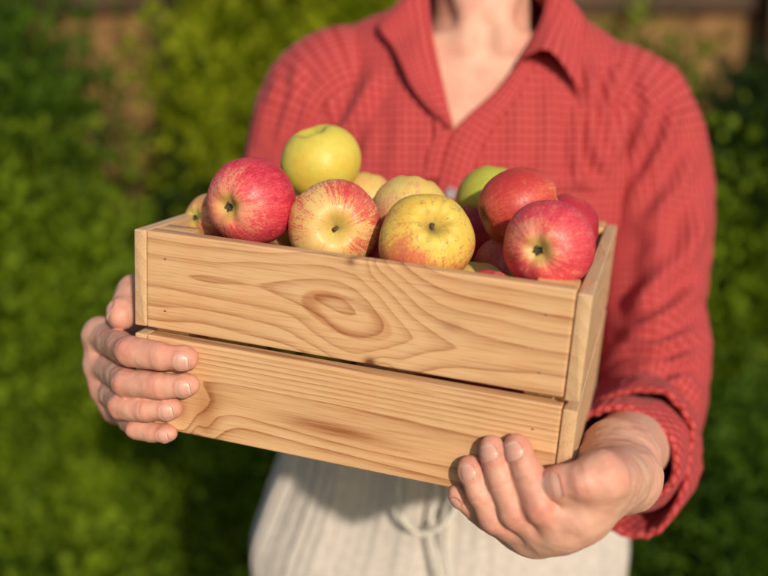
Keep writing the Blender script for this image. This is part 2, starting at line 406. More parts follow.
def plank(name, size, org, axis, field, mat, parent, h=.0016, r=.0011):
    """solid board; size along (x,y,z) crate axes, grain along axis (0 or 1 or 2)"""
    a, b, c = [(0, 1, 2), (1, 2, 0), (2, 0, 1)][axis]
    La, Lb, Lc = size[a], size[b], size[c]
    def side(L): return np.linspace(r, L-r, max(2, int(L/h)))
    pb, pc = [], []
    cr = [(-math.pi/2*k) for k in range(4)]
    sb, sc_ = side(Lb), side(Lc)
    arc = np.linspace(0, math.pi/2, 4)[1:-1]
    for q in sb: pb.append(q); pc.append(0)
    for q in arc: pb.append(Lb-r+r*math.sin(q)); pc.append(r-r*math.cos(q))
    for q in sc_: pb.append(Lb); pc.append(q)
    for q in arc: pb.append(Lb-r+r*math.cos(q)); pc.append(Lc-r+r*math.sin(q))
    for q in sb[::-1]: pb.append(q); pc.append(Lc)
    for q in arc: pb.append(r-r*math.sin(q)); pc.append(Lc-r+r*math.cos(q))
    for q in sc_[::-1]: pb.append(0); pc.append(q)
    for q in arc: pb.append(r-r*math.cos(q)); pc.append(r-r*math.sin(q))
    pb, pc = np.array(pb), np.array(pc); n = len(pb)
    stn = np.concatenate([[0, r*.3], np.linspace(r, La-r, max(2, int(La/h))), [La-r*.3, La]])
    ins = np.where(stn < r, r-np.sqrt(np.maximum(0, r*r-(r-stn)**2)), 0)+np.where(stn > La-r, r-np.sqrt(np.maximum(0, r*r-(stn-La+r)**2)), 0)
    ins *= .8
    V = np.zeros((len(stn), n, 3))
    V[..., a] = stn[:, None]
    V[..., b] = np.clip(pb[None, :], ins[:, None], Lb-ins[:, None]); V[..., c] = np.clip(pc[None, :], ins[:, None], Lc-ins[:, None])
    V = V.reshape(-1, 3); STAIN['v'] = None; g, k = field(V[:, 0], V[:, 1], V[:, 2]); sn_ = k*0 if STAIN['v'] is None else STAIN['v']
    # slight unevenness of sawn wood
    Q = [tuple(q) for q in gridf(len(stn), n, True)]+[tuple(range(n))[::-1], tuple(range((len(stn)-1)*n, len(stn)*n))]
    V = V+np.array(org)
    o = mesh(name, V, Q, mat, parent, True, attrs={'grain': g, 'knot': np.clip(k, 0, 1), 'stain': np.clip(sn_, 0, 1)}, local=True)
    m = o.modifiers.new('n', 'WEIGHTED_NORMAL') if False else None
    return o
TP = .0115
wx = [mat_wood('pine_front', 0, seed=.0), mat_wood('pine_front_low', 0, light=(.66, .41, .213), seed=3.)]
wy = mat_wood('pine_end', 1, light=(.62, .41, .23), pale=.0, seed=5., amp=.28); wyc = mat_wood('pine_endgrain', 1, light=(.50, .32, .14), dark=(.34, .17, .06), seed=6.)
wz = mat_wood('pine_batten', 2, light=(.66, .40, .18), seed=7.)
XF0, XF1 = TE+.0003, W-TE-.0007
for (z0, hh, ff, mt) in ((H2+GAP, H1, f_upper, wx[0]), (0, H2, f_lower, wx[1])):
    fp = plank('front_slat', (XF1-XF0, TP, hh), (XF0, 0, z0), 0, (lambda f: (lambda x, y, z: f(x, y, z)))(ff), mt, crate, h=.0013)
    for xx in (.024, .284):                                       # nails: a dark sunk head in each corner
        for zz in (z0+hh*.2, z0+hh*.74):
            th = np.linspace(0, 2*math.pi, 12, endpoint=False)
            V = [(xx+.0011*math.cos(q), -.0002, zz+.0009*math.sin(q)) for q in th]+[(xx+.0004*math.cos(q), .0006, zz+.0004*math.sin(q)) for q in th]
            V = [(xx+.0011*math.cos(q), .0004, zz+.0009*math.sin(q)) for q in th]+[(xx+.0010*math.cos(q), -.00012, zz+.0008*math.sin(q)) for q in th]
            mesh('nail', V, [(i, (i+1) % 12, 12+(i+1) % 12, 12+i) for i in range(12)]+[tuple(range(12, 24))],
                 bpy.data.materials.get('nail_steel') or mat_plain('nail_steel', (.30, .16, .08), .5, .3, 300), fp, local=True)
    plank('back_slat', (W-2*TE-.001, TP, hh), (TE+.0005, D_-TP, z0), 0, f_plain(z0*40+2), wx[1], crate, h=.004)
for (x0, sd, dz) in ((0, 1., 0), (W-TE, 2.3, -.0022)):
    for (z0, hh) in ((H2+GAP, H1), (0, H2)):
        def fe(x, y, z, sd=sd, z0=z0):
            q = np.stack([x*0+sd, y*5, z*9], -1)
            return (x*(1 if z0 else -1)*1.1+z)*75+1.6*vnoise(q, 1.5, sd)+y*10, x*0
        plank('end_slat', (TE, D_+.0004 if x0 == 0 else D_-.0012, hh), (x0, -.0004 if x0 == 0 else .0012, z0+dz), 1, fe, wy, crate, h=.0022)
for (bx, by) in ((TE+.0006, TP+.0002), (W-TE-.0006-.026, TP+.0002), (TE+.0006, D_-TP-.0182), (W-TE-.0006-.026, D_-TP-.0182)):
    plank('corner_batten', (.026, .018, HT-.0035), (bx, by, .003), 2, f_plain(bx*30, 4), wz, crate, h=.003)
for k in range(4):
    wd = (D_-2*TP-.006-.02)/4
    plank('bottom_slat', (W-2*TE-.054, wd, .008), (TE+.027, TP+.003+k*(wd+.006), .002), 0, f_plain(k*1.7), wx[0], crate, h=.004)

# ------------------------------------------------------------------ apples
AP = []
def apple(name, label, u, v, yl, rpx, mat, axis=None, hole=None, squash=.90, lob=.012, end='calyx', kind=None, wpos=None, R=None, stem_len=.010, seed=0):
    """u,v = middle of the apple in the photo, yl = its distance behind the crate front, axis px = where its pole shows"""
    c = onplane(u, v, 1, yl) if wpos is None else b2w(wpos)
    d = (c[1])*ct-(c[2]-CAMZ)*st; R = rpx*.965*d/F_PX if R is None else R
    ax = np.array(axis, float); ax /= np.linalg.norm(ax)
    if end == 'calyx': ax = -ax                                    # +Z is the stem end
    q = Vector(ax).to_track_quat('Z', 'Y').to_matrix().to_4x4()
    M = Matrix.Translation(Vector(c))@q@Matrix.Rotation(seed*1.3, 4, 'Z')
    root_m = M
    nph, nth = 90, 120
    ph = np.linspace(0, math.pi, nph)[:, None]; th = np.linspace(0, 2*math.pi, nth, endpoint=False)[None, :]
    sp, cp = np.sin(ph), np.cos(ph)
    rr = np.exp(-(sp/.24)**2)
    x = sp**.92*(1+.035*cp)
    zt = squash*np.sign(cp)*np.abs(cp)**.95
    dip_t = .36*np.exp(-(x/.27)**2); dip_b = .26*np.exp(-(x/.24)**2)
    z = zt+.06*(1-x)*np.sign(cp)-np.where(cp > 0, dip_t, 0)+np.where(cp <= 0, dip_b, 0)
    l5 = 1+lob*np.cos(5*th+seed)*(.6+.6*np.maximum(-cp, 0))*np.minimum(1, sp*3)+.012*np.cos(2*th+seed*2)
    l5 = l5+lob*.8*(np.cos(9*th+seed*2)+.6*np.cos(14*th+seed))*np.exp(-((x-.45)/.25)**2)*(lob > .02)
    zz = z+(lob > .02)*.012*np.cos(11*th+seed+.8*np.sin(3*th))*np.exp(-((x-.42)/.20)**2)+.022*np.cos(5*th+seed)*np.exp(-((x-.36)/.17)**2)*np.where(cp < 0, -1., .5)
    V = np.stack([x*l5*np.cos(th), x*l5*np.sin(th), zz+0*th], -1).reshape(-1, 3)
    V[:, 0] += .05*np.sin(seed*3)*V[:, 2]                            # a little lopsided
    V *= 1+.012*vnoise(V, 2.2, seed*5)[:, None]+.003*vnoise(V, 9, seed*3)[:, None]
    V *= R*1.0
    o = mesh(name, V, gridf(nph, nth, True), mat, None, True)
    o.matrix_world = M; bpy.context.view_layer.update()
    tag(o, label, 'apple', 'apples in the crate')
    # dried calyx: five curled sepals and stamen stubs
    Vc, Fc = [], []
    zb = -(squash+.06-.26)*R
    for k in range(5):
        a = k*2*math.pi/5+.3+seed
        for j in range(5):
            s_ = j/4; rad = R*(.02+.105*s_); w_ = R*.055*(1-s_)**.7+R*.002; hz = zb-R*(.03+.09*math.sin(s_*2.4))
            for sg in (-1, 1): Vc.append((rad*math.cos(a)-sg*w_*math.sin(a), rad*math.sin(a)+sg*w_*math.cos(a), hz+R*.012*sg))
        b0 = k*10; Fc += [(b0+2*j, b0+2*j+1, b0+2*j+3, b0+2*j+2) for j in range(4)]
    cv, cf = tube([(0, 0, zb+.004), (0, 0, zb-R*.03), (R*.01, 0, zb-R*.07)], [R*.05, R*.045, R*.012], 8); b0 = len(Vc); Vc += [tuple(q) for q in cv]; Fc += [tuple(i+b0 for i in f) for f in cf]
    mesh('calyx', Vc, Fc, M_CAL, o, True, local=True)
    zt_ = (squash+.06-.36)*R
    s = [(0, 0, zt_-.002), (0, 0, zt_+stem_len*.5), (R*.03, R*.02, zt_+stem_len*.9), (R*.07, R*.03, zt_+stem_len*1.15)]
    sv, sf = tube(interp(np.linspace(0, 3, 9), [0, 1, 2, 3], s), np.linspace(.0011, .0016, 9), 8)
    mesh('stem', sv, sf, M_STEM, o, True, local=True)
    AP.append((name+' '+label[:30], c, R)); return o
M_CAL = mat_plain('dry_calyx', (.075, .06, .035), .8, .4, 400); M_STEM = mat_plain('stem_bark', (.12, .075, .035), .8, .4, 300)
red = dict(base=(.70, .27, .17), blush=(.62, .06, .085), deep=(.42, .010, .035))
m1 = mat_apple('apple_crimson', **red, amount=.66, streak=.58, seed=1., eq=.16, green=(.48, .34, .07), side=(.2, .2, .6))
m4 = mat_apple('apple_crimson_gold', **red, amount=.72, streak=.56, seed=4.2, eq=.16, green=(.52, .40, .10), side=(.2, .2, .6))
m2 = mat_apple('apple_striped', (.70, .48, .18), (.62, .13, .09), (.52, .035, .05), amount=.16, streak=.80, seed=2.2, green=(.60, .47, .10), side=(-.3, -.2, .2))
m3 = mat_apple('apple_russet', (.68, .51, .09), (.62, .20, .08), (.50, .06, .07), amount=.06, streak=.34, seed=5.5, green=(.50, .38, .07), vein=1., side=(-1., -.1, .0), russet=.8, rough=.56)
m5 = mat_apple('apple_lime', (.62, .53, .085), (.64, .42, .07), (.60, .25, .05), amount=-.25, streak=.25, seed=6.1, eq=.1, green=(.24, .30, .05))
m7 = mat_apple('apple_yellow_pink', (.66, .52, .15), (.62, .27, .17), (.55, .12, .11), amount=.05, streak=.40, seed=7.7, eq=.3)
m8 = mat_apple('apple_scarlet', (.68, .30, .12), (.58, .095, .055), (.46, .03, .035), amount=.55, streak=.45, seed=8.4, green=(.30, .14, .05))
m9 = mat_apple('apple_green', (.42, .44, .06), (.46, .44, .06), (.5, .3, .05), amount=-.5, streak=.2, seed=9.)
m11 = mat_apple('apple_wine', (.5, .25, .10), (.50, .05, .05), (.38, .015, .035), amount=.6, streak=.35, seed=3.1)
m15 = mat_apple('apple_brick', (.62, .40, .14), (.52, .12, .08), (.42, .05, .05), amount=.5, streak=.5, seed=5.)
apple('apple', 'glossy crimson apple on the front rim at the left, dried flower end turned left', 251, 202, .047, 46.5, m1, (-.46, -.86, -.06), squash=.88, seed=1)
apple('apple', 'red and yellow streaked apple at the front whose round hollow faces the viewer', 334, 226, .056, 48, m2, (.14, -.93, .04), end='stem', stem_len=.004, squash=.86, seed=2.4)
apple('apple', 'knobbly yellow apple with an orange cheek and brown netting, middle of the front row', 426, 241, .044, 49.3, m3, (.16, -.78, .52), end='stem', squash=.86, lob=.03, stem_len=.003, seed=.8)
apple('apple', 'large bright red apple in the front right corner, its dried flower end facing the viewer', 548.5, 246, .043, 47.5, m4, (-.42, -.90, .00), squash=.88, seed=3.1)
apple('apple', 'plain lime yellow apple sitting highest at the back, above the crimson one', 321, 162, .135, 41.5, m5, (-.25, -.25, .90), end='stem', stem_len=.002, squash=.86, seed=4)
apple('apple', 'small yellow apple with a faint pink top between the lime one and the pink-tinged one', 367, 203, .168, 33, m7, (.3, .3, .8), seed=5)
apple('apple', 'pale yellow apple with pink patches lying behind the knobbly russet-netted one', 410, 213, .108, 41, m7, (.2, .25, .9), seed=2)
apple('apple', 'orange red apple standing up behind the big red one at the right', 518, 205, .112, 38, m8, (-.85, -.15, -.3), end='stem', stem_len=.002, squash=1.08, seed=1.5)
apple('apple', 'green apple half hidden behind the tall orange red one', 490, 199, .180, 36, m9, (.2, .3, .9), seed=2.8)
apple('apple', 'dark red apple at the back right corner peeping over the big red one', 566, 226, .155, 34, m11, (.2, .4, .9), seed=6)
apple('apple', 'blurred wine red apple low between the yellow apples and the orange red one', 464, 236, .150, 33, m11, (-.1, .5, .9), seed=7)
apple('apple', 'shaded orange apple deep in the gap below the tall orange red one', 506, 268, .112, 34, m15, (.2, .6, .7), seed=8)
apple('apple', 'pale yellow apple showing only its top behind the front slat', 476, 296, .080, 37, m7, (.2, .6, .9), seed=3)
apple('apple', 'crimson sliver of an apple just above the front slat beside the big red one', 488, 303, .036, 36, m1, (.3, .6, .8), seed=5.3)
apple('apple', 'dull pink and brown apple in the left corner behind the crimson one', 212, 222, .080, 30, m15, (-.55, -.75, .25), seed=9)
apple('apple', 'shadowed red apple behind the gap between the streaked one and the netted one', 381, 262, .088, 31, m11, (.3, .5, .8), seed=6.4)
apple('apple', 'yellow apple glimpsed between the crimson one and the streaked one', 303, 226, .105, 32, m7, (.3, .6, .8), seed=4.4)
lower = [(.050, .045), (.115, .045), (.180, .046), (.245, .044), (.055, .115), (.122, .118), (.190, .115), (.252, .112), (.055, .190), (.125, .195), (.195, .195), (.255, .185)]
for k, (ax_, ay_) in enumerate(lower):
    ms = (m3, m9, m15, m11, m7, m15)[k % 6]
    apple('apple', 'apple under the others in the crate, seen only through the slots', 0, 0, 0, 0, ms, (rng.normal(), rng.normal(), 1.), wpos=(ax_, ay_, .044+.004*(k % 3)), R=.0305, seed=k*.9)
#BODY
# ------------------------------------------------------------------ the person
TROWS = np.array([  # z, half width, centre x, centre y, half depth, exponent
    (.930, .172, .074, 1.040, .118, 2.3), (1.00, .166, .080, 1.040, .116, 2.3), (1.08, .168, .088, 1.040, .114, 2.3),
    (1.16, .178, .096, 1.042, .113, 2.4), (1.24, .186, .100, 1.045, .112, 2.5), (1.31, .188, .102, 1.050, .106, 2.5),
    (1.355, .186, .103, 1.056, .094, 2.4), (1.385, .170, .104, 1.060, .080, 2.3), (1.405, .157, .101, 1.063, .071, 2.2),
    (1.424, .122, .102, 1.066, .066, 2.1), (1.440, .082, .107, 1.068, .063, 2.0), (1.452, .066, .108, 1.068, .060, 2.0)])
def torso_rows(z): return interp(z, TROWS[:, 0], TROWS[:, 1:])
def torso_y(x, z):
    r = torso_rows(np.atleast_1d(z))
    q = np.clip(np.abs((np.atleast_1d(x)-r[:, 1])/r[:, 0]), 0, .98)
    return r[:, 2]-r[:, 3]*(1-q**r[:, 4])**(1/r[:, 4])
def on_torso(u, v, off=.0):
    """photo pixel -> world point on the shirt front, lifted by off"""
    y = .93
    for _ in range(12):
        p = PY(u, v, y); y = float(torso_y(p[0], min(max(p[2], .93), 1.452))[0])-off
    return PY(u, v, y)
def seg_d(u, v, pl):
    pl = np.asarray(pl, float); best = np.full(u.shape, 1e9); tt = np.zeros(u.shape); L_ = 0; tot = sum(np.linalg.norm(pl[i+1]-pl[i]) for i in range(len(pl)-1)); sg = np.zeros(u.shape)
    for i in range(len(pl)-1):
        a, b = pl[i], pl[i+1]; ab = b-a; l = np.linalg.norm(ab)
        t = np.clip(((u-a[0])*ab[0]+(v-a[1])*ab[1])/(l*l), 0, 1)
        dx, dy = u-a[0]-t*ab[0], v-a[1]-t*ab[1]; d = np.hypot(dx, dy)
        m = d < best; best = np.where(m, d, best); tt = np.where(m, (L_+t*l)/tot, tt); sg = np.where(m, np.sign(ab[0]*dy-ab[1]*dx), sg); L_ += l
    return best, tt, sg
FK = 1.6
def folds(V, N, strokes, maxny=.35):
    u, v = proj(V); disp = np.zeros(len(V)); w8 = np.clip((maxny-N[:, 1])/.4, 0, 1)
    for pl, wd, amp in strokes:
        d, t, sg = seg_d(u, v, pl); tp = np.clip(t*5+.15, 0, 1)*np.clip((1-t)*4+.1, 0, 1)
        tail = np.where(d < 1e8, np.exp(-(d/wd)**2), 0)
        disp += FK*amp*tp*tail-.5*FK*amp*tp*np.exp(-((d-1.9*wd)/(wd*1.1))**2)
    return V+N*(disp*w8)[:, None], disp

M_SKIN = mat_skin('skin'); M_SHIRT = mat_check('red_check_cotton'); M_SHIRT2 = mat_check('red_check_cotton_collar', 1.04)
M_LINEN = mat_linen('beige_linen'); _t = NT('fingernail')
_c = _t.mix(_t.step(_t.attr('tip'), .62, .82), (.63, .335, .265), (.66, .43, .345)); _c = _t.mix(_t.step(_t.attr('tip'), -.62, -.85, 0, .3), _c, (.66, .43, .36))
M_NAIL = _t.set(Base_Color=_c, Roughness=.36, Subsurface_Weight=.25, Subsurface_Radius=(1., .4, .2), Subsurface_Scale=.002, Specular_IOR_Level=.5)
M_HAIR = mat_plain('brown_hair', (.10, .055, .03), .5, .4, 60); M_BTN = mat_plain('button_plastic', (.30, .27, .30), .35, .2, 200, spec=.5)
M_SHOE = mat_plain('brown_leather', (.12, .06, .03), .5, .3, 40); M_EYE = mat_plain('eye_white', (.75, .72, .68), .2, .05, 30); M_IRIS = mat_plain('iris', (.05, .035, .02), .2, .2, 90)

# ---- hands: joints given as points in the world, found from photo pixels and planes of the crate
def fr(u, v, off): return onplane(u, v, 1, -off)      # in front of the crate front face by off
# left of the photo (the person's right hand)
LH = dict(
  index=[(P(101, 336, .722), .0118), (fr(131, 352, .004), .0109), (fr(162, 356.5, .0092), .0100), (fr(184, 358.5, .0074), .0087)],
  middle=[(P(104, 364, .724), .0118), (fr(127, 383, .004), .0107), (fr(160, 385.5, .0090), .0099), (fr(186, 385, .0072), .0085)],
  ring=[(P(110, 388, .726), .0112), (fr(121, 406, .003), .0099), (fr(146, 409.5, .0083), .0090), (fr(169, 408.5, .0068), .0079)],
  pinky=[(P(118, 408, .728), .0100), (fr(137, 428, .000), .0080), (fr(153, 432, .0030), .0074), (fr(166, 433, .0040), .0064)],
  thumb=[(P(172, 318, .80), .0150), (P(150, 297, .745), .0145), (P(134, 292, .705), .0134), (P(122, 314, .678), .0114)],
  palm=[(P(122, 352, .760), .022), (P(128, 380, .762), .021), (P(160, 345, .800), .025)],
  nails=dict(index=(.12, .0100), middle=(.12, .0100), ring=(.12, .0095), pinky=(.12, .0080), thumb=(0, .0125)),
  wrist=P(176, 352, .822), wr=.029, elbow=np.array([-.150, .965, 1.085]), er=.043)
# right of the photo (the person's left hand)
RH = dict(
  index=[(fr(563, 524, .004), .0126), (fr(538, 505, .0150), .0112), (fr(528, 476, .0120), .0102), (fr(518, 450, .0082), .0088)],
  middle=[(fr(547, 530, .000), .0118), (fr(515, 512, .0130), .0105), (fr(502, 482, .0113), .0095), (fr(493, 452, .0078), .0084)],
  ring=[(fr(533, 534, -.006), .0110), (fr(494, 519, .0090), .0098), (fr(481, 494, .0100), .0091), (fr(472, 471, .0073), .0081)],
  pinky=[(fr(522, 533, -.016), .0098), (fr(494, 522, -.006), .0084), (fr(474, 508, .0000), .0078), (fr(460, 497, .0020), .0069)],
  thumb=[(P(630, 478, .622), .0165), (fr(604, 475, .006), .0126), (fr(582, 480, .0145), .0116), (fr(558, 483, .0130), .0106)],
  palm=[(fr(577, 513, .000), .0148), (fr(562, 522, -.008), .0130), (fr(592, 502, -.006), .0165), (fr(582, 500, -.030), .0160), (P(604, 485, .640), .0185), (fr(594, 494, .000), .0150)],
  nails=dict(index=(0, .0112), middle=(0, .0108), ring=(0, .0100), pinky=(0, .0080), thumb=(0, .0120)),
  wrist=P(619, 460, .668), wr=.0248, elbow=P(646, 428, .915), er=.041)
h1 = -BR[:, 1]
def nail_frame(Hd, n):
    J = Hd[n]; a, b = J[2][0], J[3][0]; t = (b-a)/np.linalg.norm(b-a); lf = Hd is LH
    if n == 'thumb': hint = np.array([-.75, -.55, .1]) if lf else h1+np.array([-.05, 0, .25])
    elif lf: hint = h1+np.array([0, 0, -.10])
    else: hint = h1+(np.array([-.22, 0, .1]) if n != 'pinky' else np.array([-.1, 0, -.9]))
    dn = hint-t*np.dot(hint, t); dn /= np.linalg.norm(dn)
    return b, t, dn, np.cross(t, dn), J[3][1], Hd['nails'][n][1], (.80 if n == 'thumb' else .76)
FN = ('index', 'middle', 'ring', 'pinky')
def hand_sdf(Hd):
    def f(p):
        p = p.astype(np.float32)
        Wp = Hd['wrist']; pal = Hd['palm']
        pd = cone(p, Wp, Wp+(Hd['elbow']-Wp)*.45, Hd['wr'], Hd['wr']*1.34)
        pd = np.minimum(pd, cone(p, Wp+(Hd['elbow']-Wp)*.45, Hd['elbow'], Hd['wr']*1.34, Hd['er']))
        k0 = [cone(p, Wp, c, Hd['wr']*.93, r) for c, r in pal]
        for q in k0: pd = smin(pd, q, .012)
        kn = [Hd[n][0] for n in FN]
        for i in range(3): pd = smin(pd, cone(p, kn[i][0], kn[i+1][0], kn[i][1], kn[i+1][1]), .010)
        for i, n in enumerate(FN):
            c, r = kn[i]; pc, pr = pal[min(1, i//2)]
            pd = smin(pd, cone(p, c, pc, r, pr), .012)
        # web between thumb and palm
        T = Hd['thumb']; pd = smin(pd, cone(p, T[0][0], Wp, T[0][1], Hd['wr']*.9), .012)
        pd = smin(pd, cone(p, T[0][0], T[1][0], T[0][1], T[1][1]), .018)
        pd = smin(pd, cone(p, (T[1][0]*.45+T[0][0]*.55), pal[0][0], T[1][1]*.85, pal[0][1]*.8), .014)
        out = pd
        for n in FN+('thumb',):
            J = Hd[n]; d = None
            for i in range(3):
                a, ra = J[i]; b, rb = J[i+1]; m = a+(b-a)*.5
                rm = (ra+rb)*.5*.985                                   # waist between the joints
                s = np.minimum(cone(p, a, m, ra, rm), cone(p, m, b, rm, rb))
                d = s if d is None else smin(d, s, .0012)
            # soft pad at the tip
            a, b = J[2][0], J[3][0]; t = (b-a)/np.linalg.norm(b-a)
            d = smin(d, cone(p, b, b+t*.0035, J[3][1], J[3][1]*.78), .003)
            out = np.minimum(out, smin(pd, d, .007 if n != 'thumb' else .010)) if n != 'thumb' else np.minimum(out, smin(pd, d, .010))
        return out
    return f
def hand_mesh(Hd, h, view_hint):
    pts = np.array([c for n in FN+('thumb',) for c, r in Hd[n]]+[c for c, r in Hd['palm']]+[Hd['wrist']])
    lo = pts.min(0)-.032; hi = pts.max(0)+.036
    ext = Hd['wrist']+(Hd['elbow']-Hd['wrist'])*.50
    lo = np.minimum(lo, ext-.03); hi = np.maximum(hi, ext+.03)
    V, Q = surface_nets(hand_sdf(Hd), lo, hi, h)
    V = relax(V, Q, 2, .5); N = normals(V, Q)
    red = np.zeros(len(V)); cr = np.zeros(len(V)); fa = np.clip(((V-Hd['wrist'])@(Hd['elbow']-Hd['wrist']))/.004, 0, 1); disp = (.0009-.0004*fa)*vnoise(V, 60)+(.0006-.0004*fa)*vnoise(V, 130)+.0002*vnoise(V, 300)
    for n in FN+('thumb',):
        J = Hd[n]
        for i, (c, r) in enumerate(J):
            d = np.linalg.norm(V-c, axis=1)
            red = np.maximum(red, ((.35, .95, .65, .85) if n != 'thumb' else (.2, .35, .6, .85))[i]*np.exp(-(d/(r*1.25))**2))
        for i in (1, 2):
            c, r = J[i]; t = J[i+1][0]-J[i-1][0]; t = t/np.linalg.norm(t); bis = (J[i-1][0]-c)/np.linalg.norm(J[i-1][0]-c)+(J[i+1][0]-c)/np.linalg.norm(J[i+1][0]-c)
            dors = -bis/(np.linalg.norm(bis)+1e-6) if i == 1 and n != 'thumb' else nail_frame(Hd, n)[2]
            q = V-c; s = q@t; dist = np.linalg.norm(q, axis=1); side = (q@dors)/(dist+1e-9)
            near = np.exp(-(dist/(r*1.6))**2)
            disp += near*np.clip(side, 0, 1)*.0006*(i == 1)*(n != 'thumb')               # knuckle stands out
            brk = .55+.45*vnoise(V, 120, i*3.1)
            for o_, a_ in ((0, .00085), (.0024, .00055), (-.0027, .00050), (.0046, .0003)) if i == 1 else ((0, .00060), (.0017, .00045)):
                g = np.exp(-((s-o_+.0011*vnoise(V, 190, o_*1000+i))/.00085)**2)*np.clip(.25+side, 0, 1)*np.exp(-(dist/(r*1.5))**4)*brk*np.clip(1+(s+.001)/.002, 0, 1)
                disp -= a_*g; cr = np.maximum(cr, g*a_/.0006*.7)
            # flexion side crease
            for s2, a_ in ((-1, .0009),):
                g = np.exp(-(s/.0010)**2)*np.clip(-side, 0, 1)*np.exp(-(dist/(r*1.7))**4); disp -= a_*g
    for n in FN+('thumb',):                                         # nail beds: sunk plate, raised folds round it
        b, t, dn, sd, r, ln, wk = nail_frame(Hd, n)
        q = V-b; ax_ = q@t; rr_ = np.linalg.norm(q-ax_[:, None]*t, axis=1)
        ang = np.arctan2(q@sd, q@dn); vv = (ax_-.0012)/(ln*.5); uu = ang/wk
        e_ = (np.abs(uu)**3.2+np.abs(vv)**3.2)**(1/3.2); ok = (np.linalg.norm(q, axis=1) < r*2.2)*(np.abs(ang) < 1.5)
        disp -= ok*.00055*(1-sm(e_, .86, 1.02)); disp += ok*.00034*np.exp(-((e_-1.20)/.14)**2)*(vv < .75)
        cr = np.maximum(cr, ok*.75*np.exp(-((e_-1.05)/.06)**2)*(vv < .8)); red = np.maximum(red, ok*.6*np.exp(-((e_-1.3)/.3)**2))
    V = V+N*disp[:, None]
    return V, Q, red, cr
def nail(Hd, n, parent):
    b, t, dn, sd, r, ln, wk = nail_frame(Hd, n); nu, nv = 21, 21; f = hand_sdf(Hd)
    g1 = np.linspace(-1, 1, nu); UU, VV_ = np.meshgrid(g1, g1); uu, vv = UU.ravel(), VV_.ravel()
    m = (np.abs(uu)**3.2+np.abs(vv)**3.2)**(1/3.2); mx = np.maximum(np.abs(uu), np.abs(vv)); k_ = np.where(m > 0, mx/np.maximum(m, 1e-6), 1)
    u2, v2 = uu*k_, vv*k_                                            # rounded-square plate
    ang = u2*wk; o = b+t*(.0012+v2*ln*.5)[:, None]; dr = dn*np.cos(ang)[:, None]+sd*np.sin(ang)[:, None]
    k = np.full(len(o), r*1.0)
    for _ in range(14): k = k-np.clip(f(o+dr*k[:, None]), -.002, .002)*.8
    k = np.clip(k, r*.6, r*1.3); e_ = np.maximum(np.abs(uu), np.abs(vv))
    V = o+dr*(k-.00002+.00016*(1-e_**4))[:, None]; B = o+dr*(k-.0012)[:, None]
    Fc = [tuple(q) for q in gridf(nv, nu)]; n0 = nu*nv
    ring = [i for i in range(nu)]+[nu*(j+1)-1 for j in range(1, nv)]+[n0-1-i for i in range(1, nu)]+[nu*j for j in range(nv-2, 0, -1)]
    if np.dot(np.cross(V[1]-V[0], V[nu]-V[0]), dn) < 0: Fc = [f_[::-1] for f_ in Fc]
    Fc += [(ring[i], ring[(i+1) % len(ring)], ring[(i+1) % len(ring)]+n0, ring[i]+n0) for i in range(len(ring))]
    return mesh('nail', np.vstack([V, B]), Fc, M_NAIL, parent, attrs={'tip': np.concatenate([v2, v2]), 'rim': np.concatenate([e_, e_])})

# ---- head, neck, trunk, legs
NB = np.array([.108, 1.068, 1.40]); HC = np.array([.110, 1.030, 1.575])
def body_sdf(p):
    r = torso_rows(np.clip(p[:, 2], .93, 1.452))
    a, b = r[:, 0]-.016, r[:, 3]-.010
    q = ((np.abs(p[:, 0]-r[:, 1])/a)**2.2+(np.abs(p[:, 1]-r[:, 2])/b)**2.2)**(1/2.2)
    d = (q-1)*np.minimum(a, b)*.9; d = np.maximum(d, np.maximum(.93-p[:, 2], p[:, 2]-1.396))
    d = smin(d, cone(p, np.array([.108, 1.062, 1.36]), np.array([.110, 1.045, 1.53]), .058, .051), .035)
    # neck muscles and collar bones
    for s in (-1, 1):
        d = smin(d, cone(p, np.array([.108+s*.014, .990, 1.398]), np.array([.110+s*.052, 1.035, 1.535]), .0085, .0125), .014)
        d = smin(d, cone(p, np.array([.108+s*.020, .986, 1.388]), np.array([.106+s*.105, 1.026, 1.384]), .0085, .008), .022)
    d = -smin(-d, ell(p, np.array([.108, .968, 1.402]), (.010, .010, .012)), .022)
    d = smin(d, cone(p, np.array([.108, 1.00, 1.43]), np.array([.108, 1.0, 1.455]), .012, .012), .02)
    # pelvis and legs
    d = smin(d, ell(p, np.array([.070, 1.045, .90]), (.155, .105, .12)), .05)
    for s in (-1, 1):
        d = smin(d, cone(p, np.array([.07+s*.085, 1.04, .84]), np.array([.07+s*.10, 1.03, .47]), .078, .052), .03)
        d = smin(d, cone(p, np.array([.07+s*.10, 1.03, .47]), np.array([.07+s*.115, 1.06, .085]), .050, .034), .02)
        d = smin(d, cone(p, np.array([.07+s*.115, 1.07, .045]), np.array([.07+s*.13, .92, .03]), .036, .026), .02)
    for A in ARMS:
        for (a_, ra), (b_, rb) in zip(A[:-1], A[1:]): d = smin(d, cone(p, a_, b_, ra, rb), .012)
    return d
